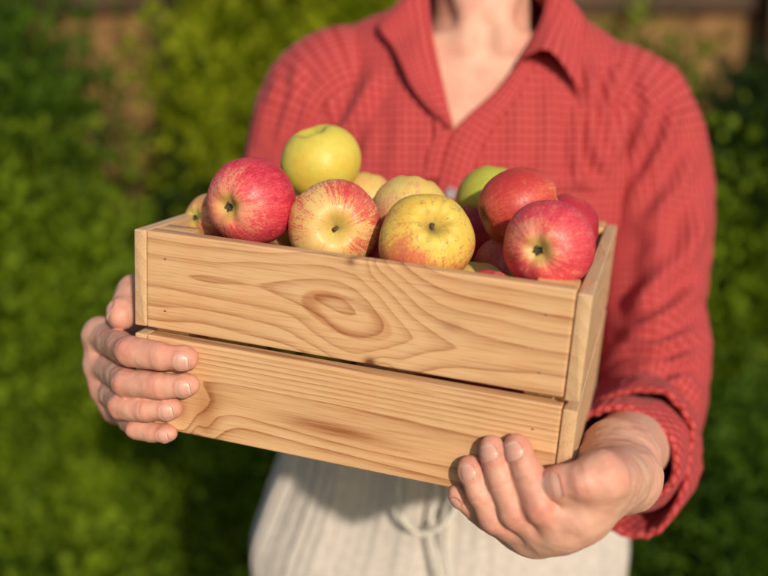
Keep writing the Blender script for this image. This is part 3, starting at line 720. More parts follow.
def head_sdf(p):
    c = HC
    d = ell(p, c+(0, .012, .022), (.076, .096, .098))
    d = smin(d, ell(p, c+(0, -.030, -.045), (.056, .056, .064)), .04)         # jaw and cheeks
    d = smin(d, ell(p, c+(0, -.062, -.088), (.022, .020, .018)), .025)        # chin
    d = smin(d, cone(p, c+(0, -.086, .010), c+(0, -.100, -.026), .007, .010), .012)   # nose
    for s in (-1, 1):
        d = smin(d, ell(p, c+(s*.010, -.093, -.029), (.007, .008, .006)), .006)
        d = smin(d, ell(p, c+(s*.040, -.060, -.022), (.018, .020, .016)), .02)    # cheek bones
        d = -smin(-d, ell(p, c+(s*.031, -.086, .006), (.015, .012, .011)), .012)   # sockets
        d = smin(d, ell(p, c+(s*.031, -.070, .006), (.0125, .0125, .0125)), .004)
        d = smin(d, cone(p, c+(s*.015, -.083, .022), c+(s*.046, -.072, .022), .006, .005), .01)   # brow
        d = smin(d, ell(p, c+(s*.079, .010, -.008), (.007, .017, .030)), .008)       # ear
    d = smin(d, ell(p, c+(0, -.086, -.051), (.022, .010, .0042)), .005)
    d = smin(d, ell(p, c+(0, -.084, -.060), (.019, .010, .0050)), .005)
    d = -smin(-d, ell(p, c+(0, -.097, -.0555), (.022, .006, .0010)), .003)
    return smin(d, cone(p, np.array([.110, 1.055, 1.44]), c+(0, .01, -.04), .053, .054), .03)
def arm(stn, Hd):
    return [(np.array(q[:3]), q[3]-.024) for q in stn[1:-3]]+[(Hd['elbow'], .034), (Hd['wrist'], .024)]
RS = [(.215, 1.058, 1.338, .060), (.262, 1.052, 1.328, .069), (.292, 1.044, 1.298, .068), (.306, 1.030, 1.250, .064), (.307, 1.000, 1.180, .061), (.293, .965, 1.115, .057)]+[
      (*P(656, 354, .950), .055), (*P(650, 392, .925), .054), (*P(645, 418, .895), .052), (*P(640, 436, .866), .050), (*P(636, 446, .838), .047)]
LS = [(-.005, 1.062, 1.345, .060), (-.045, 1.056, 1.347, .069), (-.080, 1.050, 1.318, .068), (-.100, 1.042, 1.255, .063), (-.116, 1.025, 1.185, .059), (-.135, 1.000, 1.125, .056),
      (-.150, .970, 1.092, .053), (-.160, .930, 1.090, .049), (-.166, .905, 1.092, .047)]
ARMS = [arm(LS, LH), arm(RS, RH)]
parts = []
Vb, Qb = surface_nets(body_sdf, (-.26, .60, -.01), (.46, 1.22, 1.53), .0062)
uu_, vv_ = proj(Vb)
# keep the coarse arms only up to the sleeves' ends
keep = np.ones(len(Vb), bool)
for Hd in (LH, RH):
    t = ((Vb-Hd['elbow'])@(Hd['wrist']-Hd['elbow']))/np.dot(Hd['wrist']-Hd['elbow'], Hd['wrist']-Hd['elbow'])
    dd = np.linalg.norm(Vb-(Hd['elbow']+np.clip(t, 0, 3)[:, None]*(Hd['wrist']-Hd['elbow'])), axis=1)
    keep &= ~((t > .60) & (dd < .075))
Qb = Qb[keep[Qb].all(1)]
redb = .25*np.clip(vnoise(Vb, 12), 0, 1)
parts.append((relax(Vb, Qb, 1), Qb, redb, redb*0))
Vh, Qh = surface_nets(head_sdf, (.0, .90, 1.44), (.22, 1.16, 1.71), .0030)
m = (Vh[Qh][:, :, 2] > 1.462).all(1); Qh = Qh[m]
redh = .5*np.exp(-(np.linalg.norm((Vh-(HC+(0, -.09, -.056)))/(1, 1, .3), axis=1)/.022)**4)*2
parts.append((Vh, Qh, np.clip(redh, 0, 1), Vh[:, 0]*0))
for Hd, hint in ((LH, np.array([-.3, -.9, 0])), (RH, np.array([0, -1., 0]))):
    parts.append(hand_mesh(Hd, .00115, hint))
VV, QQ, RR, CC, n0 = [], [], [], [], 0
for V, Q, r_, c_ in parts:
    VV.append(V); QQ.append(Q+n0); RR.append(r_); CC.append(c_); n0 += len(V)
person = mesh('person', np.vstack(VV), np.vstack(QQ), M_SKIN, None, True, attrs={'red': np.concatenate(RR), 'crease': np.concatenate(CC)})
tag(person, 'person in a red checked shirt and beige linen trousers holding the crate', 'person')
for n_ in FN+('thumb',):
    nail(LH, n_, person); nail(RH, n_, person)
# eyes, hair
for s in (-1, 1):
    th = np.linspace(0, math.pi, 12)[:, None]; pq = np.linspace(0, 2*math.pi, 16, endpoint=False)[None, :]
    c = HC+np.array([s*.031, -.0715, .006])
    V = np.stack([np.sin(th)*np.cos(pq), -np.cos(th)+0*pq, np.sin(th)*np.sin(pq)], -1).reshape(-1, 3)
    e = mesh('eye', c+V*.0122, gridf(12, 16, True), M_EYE, person)
    V2 = np.stack([np.sin(th*.17)*np.cos(pq), -np.cos(th*.17)+0*pq, np.sin(th*.17)*np.sin(pq)], -1).reshape(-1, 3)
    mesh('iris', c+V2*.0126, gridf(12, 16, True), M_IRIS, e)
def hair_sdf(p):
    c = HC
    d = ell(p, c+(0, .020, .030), (.088, .106, .102))
    cut = ell(p, c+(0, -.085, -.035), (.070, .075, .098))
    d = -smin(-d, cut, .02)
    for s in (-1, 1): d = smin(d, cone(p, c+(s*.075, .0, .03), c+(s*.078, .030, -.075), .016, .012), .03)
    d = smin(d, ell(p, c+(0, .085, -.04), (.075, .035, .085)), .04)
    return d+.0018*np.sin(p[:, 0]*900+40*vnoise(p, 20))
Vr, Qr = surface_nets(hair_sdf, (-.01, .92, 1.44), (.23, 1.19, 1.74), .0036)
mesh('hair', Vr, Qr, M_HAIR, person)

# ---- shirt
def deg(a): return math.radians(a)
nth, nz = 300, 210
zz = np.concatenate([np.linspace(.935, 1.36, 150), np.linspace(1.363, 1.450, 60)])
th = np.linspace(0, 2*math.pi, nth, endpoint=False)-math.pi/2
R_ = torso_rows(zz)
e = 2/R_[:, 4][:, None]; cs, sn = np.cos(th)[None, :], np.sin(th)[None, :]
X = R_[:, 1][:, None]+R_[:, 0][:, None]*np.sign(cs)*np.abs(cs)**e; Y = R_[:, 2][:, None]+R_[:, 3][:, None]*np.sign(sn)*np.abs(sn)**e
Z = np.repeat(zz[:, None], nth, 1)
V = np.stack([X, Y, Z], -1).reshape(-1, 3); Q = gridf(len(zz), nth, True); N = normals(V, Q)
if N[np.argmin(V[:, 1])][1] > 0: N = -N; Q = Q[:, ::-1]
fwd = np.where(V[:, 1] < 1.05, V[:, 0], .7-V[:, 0]); uvs = np.stack([np.where(np.abs(N[:, 0]) > .8, V[:, 1]+.2, fwd), V[:, 2]], -1)
seamV = V.copy()
STR = [  # folds of the shirt front: line in the photo, width, height
 ([(318, 62), (303, 110), (292, 165)], 6, .0050), ([(338, 95), (318, 130), (300, 170)], 6, .0045), ([(380, 70), (352, 120), (322, 165)], 8, .0045), ([(352, 40), (330, 90), (318, 118)], 7, .0035),
 ([(405, 95), (398, 150), (392, 190)], 10, .0014), ([(372, 115), (366, 160)], 8, .0016), ([(425, 120), (420, 170), (416, 215)], 9, .0010),
 ([(592, 62), (588, 110), (596, 150), (612, 182)], 6, .0055), ([(577, 100), (574, 150), (580, 190)], 5, .0045), ([(620, 60), (606, 110), (612, 160)], 6, .0050), ([(640, 70), (625, 115), (616, 165)], 6, .0045),
 ([(524, 75), (519, 130), (508, 190)], 9, .0012), ([(550, 80), (549, 140), (540, 200)], 8, .0018), ([(490, 105), (480, 160)], 9, .0010),
 ([(600, 186), (575, 182), (552, 186)], 6, .0030), ([(470, 135), (462, 190)], 6, .0020)]
V, _ = folds(V, N, STR)
V = V+N*(.0015*vnoise(V, 14)*np.clip((1.42-V[:, 2])/.05, 0, 1)+.0010*vnoise(V, 42)+.003*(V[:, 2] < 1.05)*np.sin(V[:, 0]*95+5*vnoise(V, 7)))[:, None]
u, v = proj(V)
VP = np.array([(420, -60), (423, 40), (431, 82), (444, 110), (453, 138), (474, 118), (503, 92), (527, 64), (552, 0), (566, -60)], float)
def inpoly(x, y, pl):
    ins = np.zeros(x.shape, bool); n = len(pl)
    for i in range(n):
        x1, y1 = pl[i]; x2, y2 = pl[(i+1) % n]
        c = ((y1 > y) != (y2 > y)) & (x < (x2-x1)*(y-y1)/(y2-y1+1e-12)+x1); ins ^= c
    return ins
cut = inpoly(u, v, VP) & (V[:, 1] < 1.03)
Q = Q[~cut[Q].all(1)]
shirt = mesh('shirt', V, Q, M_SHIRT, person, uv=uvs)

def band(name, lines, mat, parent, n=60, thick=.0014, uvo=(0, 0)):
    """cloth strip through rows of control points (each row: points across); solid"""
    L_ = np.array(lines, float); k = len(L_)
    A = np.stack([interp(np.linspace(0, k-1, n), np.arange(k), L_[:, j]) for j in range(L_.shape[1])], 1)
    m_ = L_.shape[1]; ac = 9
    B = np.stack([interp(np.linspace(0, m_-1, ac*(m_-1)+1), np.arange(m_), A[i]) for i in range(n)], 0)
    nr, nc = B.shape[:2]; V = B.reshape(-1, 3); Q = gridf(nr, nc); N = normals(V, Q)
    if N[:, 1].mean() > 0: N = -N; Q = Q[:, ::-1]
    V = V+N*(.0006*vnoise(V, 50))[:, None]
    s = np.concatenate([[0], np.cumsum(np.linalg.norm(np.diff(B[:, 0], axis=0), axis=1))]); c = np.concatenate([[0], np.cumsum(np.linalg.norm(np.diff(B[nr//2], axis=0), axis=1))])
    uv = np.stack([np.repeat(c[None], nr, 0)+uvo[0], np.repeat(s[:, None], nc, 1)+uvo[1]], -1).reshape(-1, 2)
    o = mesh(name, V, Q, mat, parent, uv=uv); md = o.modifiers.new('cloth', 'SOLIDIFY'); md.thickness = thick; md.offset = 0
    return o
# collar: (inner fold line, middle, outer edge)
def row(i, m_, o_): return [PY(*i), PY(*m_), PY(*o_)]
def OT(u, v, off):
    return on_torso(u, v, off)
C = [
 [OT(453, 127, .006), OT(452, 128, .009), OT(450, 131, .006)],
 [OT(447, 104, .008), OT(438, 106, .012), OT(426, 106, .009)],
 [OT(440, 78, .009), OT(425, 82, .014), OT(411, 86, .012)],
 [PY(434, 46, .978), OT(416, 60, .018), OT(402, 66, .018)],
 [PY(429, 15, .995), PY(411, 32, .985), PY(392, 47, .978)],
 [PY(426, -14, 1.015), PY(405, 2, 1.005), PY(378, 26, 1.000)],
 [np.array([.042, 1.045, 1.468]), np.array([.030, 1.045, 1.455]), np.array([.012, 1.045, 1.432])],
 [np.array([.045, 1.090, 1.478]), np.array([.036, 1.098, 1.465]), np.array([.024, 1.110, 1.440])],
 [np.array([.075, 1.125, 1.485]), np.array([.072, 1.136, 1.470]), np.array([.068, 1.150, 1.440])],
 [np.array([.108, 1.135, 1.487]), np.array([.108, 1.147, 1.470]), np.array([.108, 1.163, 1.440])],
 [np.array([.141, 1.125, 1.485]), np.array([.144, 1.136, 1.470]), np.array([.148, 1.150, 1.440])],
 [np.array([.171, 1.090, 1.480]), np.array([.180, 1.098, 1.465]), np.array([.194, 1.110, 1.438])],
 [np.array([.177, 1.045, 1.468]), np.array([.188, 1.045, 1.455]), np.array([.204, 1.045, 1.430])],
 [PY(550, -14, 1.012), PY(568, -4, 1.003), PY(584, 18, 1.000)],
 [PY(546, 6, .998), PY(562, 20, .985), PY(582, 48, .978)],
 [PY(538, 28, .984), PY(556, 34, .968), OT(583, 76, .014)],
 [PY(520, 59, .958), PY(550, 51, .946), OT(583, 95, .008)]]
collar = band('collar', C, M_SHIRT2, shirt, n=150)
# inner collar stand round the neck
S_ = []
for (a, m_, o_) in C[3:]:
    ctr = np.array([.108, 1.062, 0]); d_ = a*1.0; r1 = d_-ctr; r1[2] = 0; r1 /= np.linalg.norm(r1)
    S_.append([a-r1*.0006+np.array([0, 0, -.0005]), a-r1*.003+np.array([0, 0, -.016]), a+r1*.002+np.array([0, 0, -.034])])
band('collar_stand', S_, M_SHIRT2, shirt, n=100)
# overlapping front band with its turned edge
pl = [(521, 59), (510, 74), (497, 89), (482, 103), (468, 115), (455, 130), (446, 150), (438, 178), (434, 210), (433, 260), (434, 330), (436, 400)]
pr_ = [(533, 66), (525, 82), (516, 98), (504, 114), (493, 129), (483, 146), (476, 165), (470, 190), (467, 220), (466, 265), (467, 330), (470, 400)]
band('placket', [[OT(a[0], a[1], .004), OT((a[0]+b[0])/2, (a[1]+b[1])/2, .0075), OT(b[0], b[1], .0035)] for a, b in zip(pl, pr_)], M_SHIRT2, shirt, n=110, uvo=(.001, .001))
pl2 = [(433, 44), (437, 62), (441, 80), (446, 103), (452, 130), (446, 150), (440, 178)]
band('placket_edge', [[OT(a+1.5, b, .002), OT(a-6, b+1, .004), OT(a-17, b+2, .003)] for a, b in pl2], M_SHIRT2, shirt, n=60)
for (bu, bv) in ((451, 193), (450, 262), (452, 330)):
    c = OT(bu, bv, .0095); thb = np.linspace(0, 2*math.pi, 24, endpoint=False); V = []; Fc = []
    prof = [(0, .0016), (.0035, .0016), (.0042, .0022), (.0052, .0022), (.0058, .0012), (.0058, 0), (0, 0)]
    for r_, hgt in prof: V += [c+np.array([r_*math.cos(q), -hgt, r_*math.sin(q)]) for q in thb]
    b_ = mesh('button', V, [tuple(q) for q in gridf(len(prof), 24, True)], M_BTN, shirt)
    for dx in (-.0012, .0012):
        tv, tf = tube([c+np.array([dx, -.0018, -.0013]), c+np.array([dx, -.0021, 0]), c+np.array([dx, -.0018, .0013])], .0003, 6); mesh('thread', tv, tf, M_SHIRT2, b_)

def sleeve(name, stn, strokes, parent, seed, ring=240, n=260, elbow_w=None):
    stn = np.array(stn, float); k = len(stn)
    C_ = interp(np.linspace(0, k-1, n), np.arange(k), stn)
    ctr, rad = C_[:, :3], C_[:, 3]; T, A, B = tube_frames(ctr)
    thh = np.linspace(0, 2*math.pi, ring+1)
    V = ctr[:, None]+rad[:, None, None]*(np.cos(thh)[None, :, None]*A[:, None]+np.sin(thh)[None, :, None]*B[:, None])
    V = V.reshape(-1, 3); Q = gridf(n, ring+1); N = (V-np.repeat(ctr, ring+1, 0))/np.repeat(rad, ring+1)[:, None]
    s = np.concatenate([[0], np.cumsum(np.linalg.norm(np.diff(ctr, axis=0), axis=1))])
    uv = np.stack([np.tile(thh*.062, n), np.repeat(s, ring+1)], -1)
    tn = np.repeat(np.linspace(0, 1, n), ring+1)
    q = np.stack([np.tile(np.cos(thh), n)*1.1, np.tile(np.sin(thh), n)*1.1, np.repeat(s, ring+1)*9], -1)
    amp = .0018+.0030*np.clip((tn-.45)/.3, 0, 1)
    q2 = q.copy(); q2[:, 2] *= 2.7
    wr = np.abs(vnoise(q2, 1., seed+4))
    V = V+N*(amp*vnoise(q, 1.3, seed)+amp*.8*(.5-wr)*np.clip((tn-.4)/.3, 0.15, 1)+.0007*vnoise(V, 60, seed))[:, None]
    V, _ = folds(V, N, [(a_, w_*1.15, h_*.78) for a_, w_, h_ in strokes], .5)
    # seam weld between first and last column
    V = V.reshape(n, ring+1, 3); V[:, -1] = V[:, 0]; V = V.reshape(-1, 3)
    if np.dot(np.cross(V[1]-V[0], V[ring+1]-V[0]), N[0]) < 0: Q = Q[:, ::-1]
    o = mesh(name, V, Q, M_SHIRT, parent, uv=uv); md = o.modifiers.new('cloth', 'SOLIDIFY'); md.thickness = .0012; md.offset = -1
    return o
def cuff(name, c0, c1, r0, r1, parent, seed, sag=(0, 0, 0), tw=0.):
    """rolled cuff: a closed double band around the arm, thick rounded edges"""
    c0, c1 = np.array(c0, float), np.array(c1, float); ax = (c1-c0); Ln = np.linalg.norm(ax); ax /= Ln
    A = np.cross(ax, (0, 0, 1.)); A /= np.linalg.norm(A); B = np.cross(ax, A)
    prof = []                                                      # (along, radial offset)
    for q in np.linspace(0, 1, 22): prof.append((q, .0075+.0025*math.sin(q*3.1)))
    for q in np.linspace(0, math.pi, 9)[1:-1]: prof.append((1+.0040/Ln*math.sin(q), .0040+.0035*math.cos(q)))
    for q in np.linspace(1, 0, 14): prof.append((q, .0006))
    for q in np.linspace(0, math.pi, 9)[1:-1]: prof.append((-.0045/Ln*math.sin(q), .0040-.0038*math.cos(q)))
    prof.append(prof[0]); prof = np.array(prof); ring = 200; thh = np.linspace(0, 2*math.pi, ring+1)
    a, ro = prof[:, 0][:, None], prof[:, 1][:, None]; r = r0+(r1-r0)*np.clip(a, 0, 1)
    q = np.stack([np.cos(thh)[None, :]*1.6+0*a, np.sin(thh)[None, :]*1.6+0*a, a*.9+0*thh[None, :]], -1)
    wv = .0048*vnoise(q, 1.1, seed)+.0035*np.sin(thh*3+seed+a*2.2+tw)*(.4+.6*a)+.0022*(.5-np.abs(vnoise(q, 3.2, seed+9)))
    slant = .10*np.sin(thh+seed)
    rr = r+ro+wv; al = (a+slant*a)*Ln
    dr = np.cos(thh)[None, :, None]*A+np.sin(thh)[None, :, None]*B
    V = c0+al[..., None]*ax+rr[..., None]*dr+np.clip(-dr[..., 2:3], 0, 1)*np.array(sag)*a[..., None]
    V = V.reshape(-1, 3); V[:, :] = V; n = len(prof)
    sl = np.concatenate([[0], np.cumsum(np.hypot(np.diff(prof[:, 0])*Ln, np.diff(prof[:, 1])))])
    uv = np.stack([np.tile(thh*r0*1.1, n), np.repeat(sl, ring+1)], -1)
    ca, sa = math.cos(.6), math.sin(.6); uv = np.stack([uv[:, 0]*ca-uv[:, 1]*sa, uv[:, 0]*sa+uv[:, 1]*ca], -1)   # the turned-up cloth lies on the bias
    Q = gridf(n, ring+1)
    o = mesh(name, V, Q, M_SHIRT2, parent, uv=uv); return o
RSTR = [([(640, 62), (652, 110), (632, 160), (622, 205)], 6, .0045), ([(676, 95), (668, 140), (640, 185), (624, 215)], 7, .0055), ([(696, 150), (680, 190), (645, 225)], 7, .0040),
        ([(705, 215), (680, 262), (640, 300), (618, 318)], 8, .0055), ([(703, 285), (672, 312), (640, 330), (612, 340)], 7, .0050), ([(700, 330), (665, 345), (630, 347), (600, 356)], 5, .0050),
        ([(698, 352), (668, 366), (632, 364), (600, 374)], 5, .0055), ([(690, 378), (660, 386), (625, 382), (596, 392)], 5, .0050), ([(702, 400), (684, 380), (668, 372)], 5, .004), ([(640, 225), (628, 270), (614, 325)], 13, -.0060), ([(700, 180), (697, 240), (690, 300)], 9, .003), ([(668, 60), (690, 100)], 6, .003)]
sleeve('sleeve', RS, RSTR, shirt, 3.)
cuff('cuff', P(634, 448, .815), P(622, 456, .752), .0430, .0355, shirt, 2.2, sag=(0, 0, -.003))
cuff('cuff', P(640, 438, .860), P(632, 447, .795), .0500, .0490, shirt, 5.1, sag=(0, 0, -.022), tw=1.)
LSTR = [([(300, 60), (290, 110), (272, 160)], 6, .0045), ([(282, 70), (268, 120), (258, 165)], 7, .0045), ([(262, 95), (252, 140), (248, 180)], 6, .0035), ([(312, 90), (300, 130), (282, 160)], 5, .0035)]
sleeve('sleeve', LS, LSTR, shirt, 8.)
fl = LH['wrist']-LH['elbow']; fl = fl/np.linalg.norm(fl)
cuff('cuff', LH['elbow']+fl*.045, LH['elbow']+fl*.090, .047, .042, shirt, 4.)

# ---- trousers
HR = np.array([(.985, .176, .074, 1.040, .124), (.955, .190, .074, 1.040, .125), (.91, .203, .077, 1.042, .127), (.86, .222, .076, 1.045, .130), (.80, .240, .070, 1.045, .136), (.74, .236, .068, 1.045, .130), (.68, .214, .066, 1.045, .104)])[::-1]
zz = np.linspace(.68, .985, 180); hr = interp(zz, HR[:, 0], HR[:, 1:]); nth = 420
th = np.linspace(0, 2*math.pi, nth, endpoint=False)
c3 = lambda f, o_: vnoise(np.stack([np.cos(th)*f, np.sin(th)*f, th*0+o_], -1))
pleat = 1.3*(.45-2.2*np.abs(c3(4.6, .5)))+.8*c3(9.5, 3.)+.5*c3(19., 7.)+.25*np.sin(th*83+3*np.sin(th*3))
t_ = np.clip((zz-.78)/.205, 0, 1)
amp = .0115*np.clip(1.12-t_, 0, 1)**.35*np.clip(t_*1.6+.25, 0, 1)
nq = np.stack([np.cos(th)[None, :]*3+0*zz[:, None], np.sin(th)[None, :]*3+0*zz[:, None], zz[:, None]*5+0*th[None, :]], -1)
rad = 1+(amp[:, None]*(pleat[None, :]*(.6+.5*vnoise(nq, .8, 3)))+.014*vnoise(nq, .5, 9)*(1-t_[:, None]*.6))/.15
X = hr[:, 1][:, None]+hr[:, 0][:, None]*np.cos(th)[None, :]*rad; Y = hr[:, 2][:, None]+hr[:, 3][:, None]*np.sin(th)[None, :]*rad
V = np.stack([X, Y, np.repeat(zz[:, None], nth, 1)], -1).reshape(-1, 3)
uv = np.stack([np.tile(th*.17, len(zz)), V[:, 2]], -1)
trousers = mesh('trousers', V, gridf(len(zz), nth, True), M_LINEN, person, uv=uv)
md = trousers.modifiers.new('cloth', 'SOLIDIFY'); md.thickness = .001
for s in (-1, 1):
    lg = [(.066+s*.085, 1.045, .86, .105), (.066+s*.110, 1.045, .76, .116), (.064+s*.112, 1.045, .68, .106), (.06+s*.110, 1.04, .58, .096), (.06+s*.112, 1.035, .47, .082), (.06+s*.12, 1.05, .28, .074), (.06+s*.125, 1.06, .10, .070)]
    k = interp(np.linspace(0, 6, 120), np.arange(7), lg); T, A, B = tube_frames(k[:, :3]); thh = np.linspace(0, 2*math.pi, 121)
    V = k[:, None, :3]+k[:, 3][:, None, None]*(np.cos(thh)[None, :, None]*A[:, None]+np.sin(thh)[None, :, None]*B[:, None]); V = V.reshape(-1, 3)
    N = (V-np.repeat(k[:, :3], 121, 0)); N /= np.linalg.norm(N, axis=1, keepdims=True); V += N*(.007*vnoise(V*np.array([1, 1, .45]), 14, s))[:, None]
    V = V.reshape(120, 121, 3); V[:, -1] = V[:, 0]
    mesh('trouser_leg', V.reshape(-1, 3), gridf(120, 121), M_LINEN, trousers, uv=np.stack([np.tile(thh*.08, 120), V[..., 2].ravel()], -1))
    def shoe(p, s=s):
        d = ell(p, np.array([.07+s*.118, 1.04, .045]), (.040, .055, .045)); d = smin(d, ell(p, np.array([.07+s*.13, .945, .028]), (.044, .075, .032)), .03)
        return np.maximum(d, .0-p[:, 2])
    V, Q = surface_nets(shoe, (.07+s*.12-.07, .84, -.01), (.07+s*.12+.07, 1.14, .12), .006); mesh('shoe', V, Q, M_SHOE, person)
# waistband with a ruffled top, drawstring with a loop and two hanging ends
zz = np.linspace(.972, 1.000, 14); hw = torso_rows(zz); X = hw[:, 1][:, None]+(hw[:, 0]+.006)[:, None]*np.cos(th)[None]*(1+.018*np.sin(th*47)[None]*np.ones_like(zz)[:, None]); Y = hw[:, 2][:, None]+(hw[:, 3]+.012)[:, None]*np.sin(th)[None]*(1+.025*np.sin(th*47)[None]*np.ones_like(zz)[:, None])
V = np.stack([X, Y, np.repeat(zz[:, None], nth, 1)], -1).reshape(-1, 3)
wb = mesh('waistband', V, gridf(len(zz), nth, True), M_LINEN, trousers, uv=np.stack([np.tile(th*.17, len(zz)), V[:, 2]], -1)); md = wb.modifiers.new('cloth', 'SOLIDIFY'); md.thickness = .003
M_CORD = mat_plain('cotton_cord', (.66, .61, .53), .9, .2, 400)
def cord(pts, r=.0027):
    c = interp(np.linspace(0, len(pts)-1, 80), np.arange(len(pts)), [PY(*p) for p in pts]); return tube(c, r, 10)
ym = .898
for pts in ([(440, 440, .915), (462, 462, ym), (458, 500, .885), (444, 524, .880), (424, 534, .882), (406, 524, .886), (398, 500, .890), (402, 468, .902), (430, 440, .915)],
            [(442, 440, .915), (436, 490, .900), (431, 530, .893), (437, 560, .888), (444, 600, .886), (440, 640, .89)], [(440, 440, .915), (450, 500, .897), (447, 545, .889), (452, 590, .886), (458, 630, .888)]):
    v_, f_ = cord(pts); mesh('drawstring', v_, f_, M_CORD, trousers)

# ------------------------------------------------------------------ garden
G1 = mat_leaf('leaf_dark', (.034, .080, .006), (.088, .160, .009)); G2 = mat_leaf('leaf_mid', (.08, .14, .005), (.19, .27, .009)); G3 = mat_leaf('leaf_bright', (.15, .20, .006), (.36, .39, .012), .45)
G4 = mat_leaf('leaf_deep', (.010, .024, .004), (.026, .052, .005)); BARK = mat_plain('bark', (.10, .065, .04), .9, .4, 25)
FEN = mat_plain('weathered_board', (.19, .095, .033), .85, .35, 8, c2=(.28, .15, .055)); FEN2 = mat_plain('dark_rail', (.075, .042, .025), .85, .3, 8)
SOIL = mat_plain('grassy_soil', (.045, .065, .015), .95, .4, 3, c2=(.075, .11, .02))
def shrub(name, label, cat, x, y, h, rx_, ry_, n, mat, seed, group, size=.028, clump=.07, z0=.0, stems=5):
    r = np.random.default_rng(seed); root = empty(name, Matrix.Translation((x, y, 0))); bpy.context.view_layer.update(); tag(root, label, cat, group)
    nc = max(30, int(n/330)); cl = r.normal(size=(nc, 3)); cl /= np.linalg.norm(cl, axis=1, keepdims=True); cl *= (r.random((nc, 1))**.45)
    cl *= 1+.22*vnoise(cl*1.6, 1.5, seed)[:, None]
    cz = z0+(cl[:, 2]*.5+.5)*(h-z0); taper = np.clip(1.12-.45*((cz-z0)/(h-z0))**2, .3, 1.1)
    cp = np.stack([x+cl[:, 0]*rx_*taper, y+cl[:, 1]*ry_*taper, cz], -1)
    per = n//nc; base = np.repeat(cp, per, 0); off = r.normal(size=(len(base), 3))*clump*np.array([1.25, 1.25, 1.7])*np.repeat(.55+.6*r.random((nc, 1)), per, 0); c = base+off; c[:, 2] = np.maximum(c[:, 2], .01)
    d = off/(np.linalg.norm(off, axis=1, keepdims=True)+1e-9)+np.array([0, 0, .5])+r.normal(size=off.shape)*.45; d /= np.linalg.norm(d, axis=1, keepdims=True)
    s_ = np.cross(d, r.normal(size=d.shape)); s_ /= np.linalg.norm(s_, axis=1, keepdims=True); ln = size*1.75*(.6+.8*r.random((len(c), 1))); wd = ln*.38; up = np.cross(d, s_)
    V = np.stack([c, c+d*ln*.5+s_*wd+up*wd*.2, c+d*ln, c+d*ln*.5-s_*wd+up*wd*.2], 1).reshape(-1, 3)
    mesh('foliage', V, np.arange(len(V)).reshape(-1, 4), mat, root, False)
    VV, FF, o_ = [], [], 0
    for k in range(stems):
        a = r.random()*6.28; e_ = np.array([x+rx_*.55*math.cos(a), y+ry_*.55*math.sin(a), h*(.55+.35*r.random())]); b0 = np.array([x+.04*math.cos(a), y+.04*math.sin(a), 0])
        pts = np.array([b0, b0*.7+e_*.3+np.array([0, 0, .1]), e_]); v_, f_ = tube(interp(np.linspace(0, 2, 12), [0, 1, 2], pts), np.linspace(.018, .004, 12), 6); VV.append(v_); FF += [tuple(i+o_ for i in f) for f in f_]; o_ += len(v_)
    mesh('stem', np.vstack(VV), FF, BARK, root)
    return root
g_ = mesh('ground', [(-150, -60, 0), (150, -60, 0), (150, 260, 0), (-150, 260, 0)], [(0, 1, 2, 3)], SOIL, None, False); tag(g_, kind='structure')
gs = 'shrubs along the fence'
SH = [ # label, kind, x, y, h, rx, ry, n, mat, size, clump
 ('broad green shrub filling the left edge of the garden', -1.62, 3.0, 2.45, .66, .50, 42000, G1, .022, .085),
 ('mid green shrub in front of the broad one at the far left', -1.00, 2.50, 1.22, .44, .36, 26000, G2, .020, .08),
 ('dark shrub in the gap left of the crate', -.50, 2.80, 1.02, .34, .30, 16000, G4, .020, .08),
 ('bright yellow green shrub rising behind the left shoulder', -.27, 3.15, 2.50, .43, .40, 34000, G3, .022, .085),
 ('low leafy shrub behind the left elbow and below the crate', -.42, 2.25, .74, .42, .28, 18000, G2, .018, .08),
 ('low shrub hidden mostly by the trousers', .30, 2.9, 1.15, .50, .4, 9000, G1, .022, .08),
 ('dark green shrub at the right edge below the fence', 1.30, 2.90, 1.42, .42, .40, 26000, G4, .022, .08),
 ('small dark green shrub low at the right beside the trousers', .86, 2.25, .60, .26, .24, 11000, G1, .018, .07),
 ('dark leafy shrub standing behind the right sleeve', .84, 3.1, 1.15, .30, .3, 14000, G4, .022, .08),
 ('mid green sprig of shrub between the dark ones at the right edge', 1.02, 2.55, 1.18, .15, .16, 5000, G2, .020, .06),
 ('wide shrub outside the left edge beside the fence', -2.55, 3.1, 1.9, .65, .5, 16000, G1, .026, .09),
 ('bushy shrub far out at the left end of the fence', -3.9, 3.2, 2.0, .75, .5, 9000, G2, .028, .10),
 ('bushy shrub far out at the right end of the fence', 3.7, 3.2, 2.0, .75, .5, 9000, G2, .028, .10),
 ('wide shrub outside the right edge beside the fence', 2.25, 3.0, 1.7, .60, .5, 16000, G1, .026, .09)]
for k, (lb, x, y, h, ax_, ay_, n, mt, sz, cl) in enumerate(SH):
    shrub('garden_shrub', lb, 'shrub', x, y, h, ax_, ay_, n, mt, 20+k, gs, sz, cl)
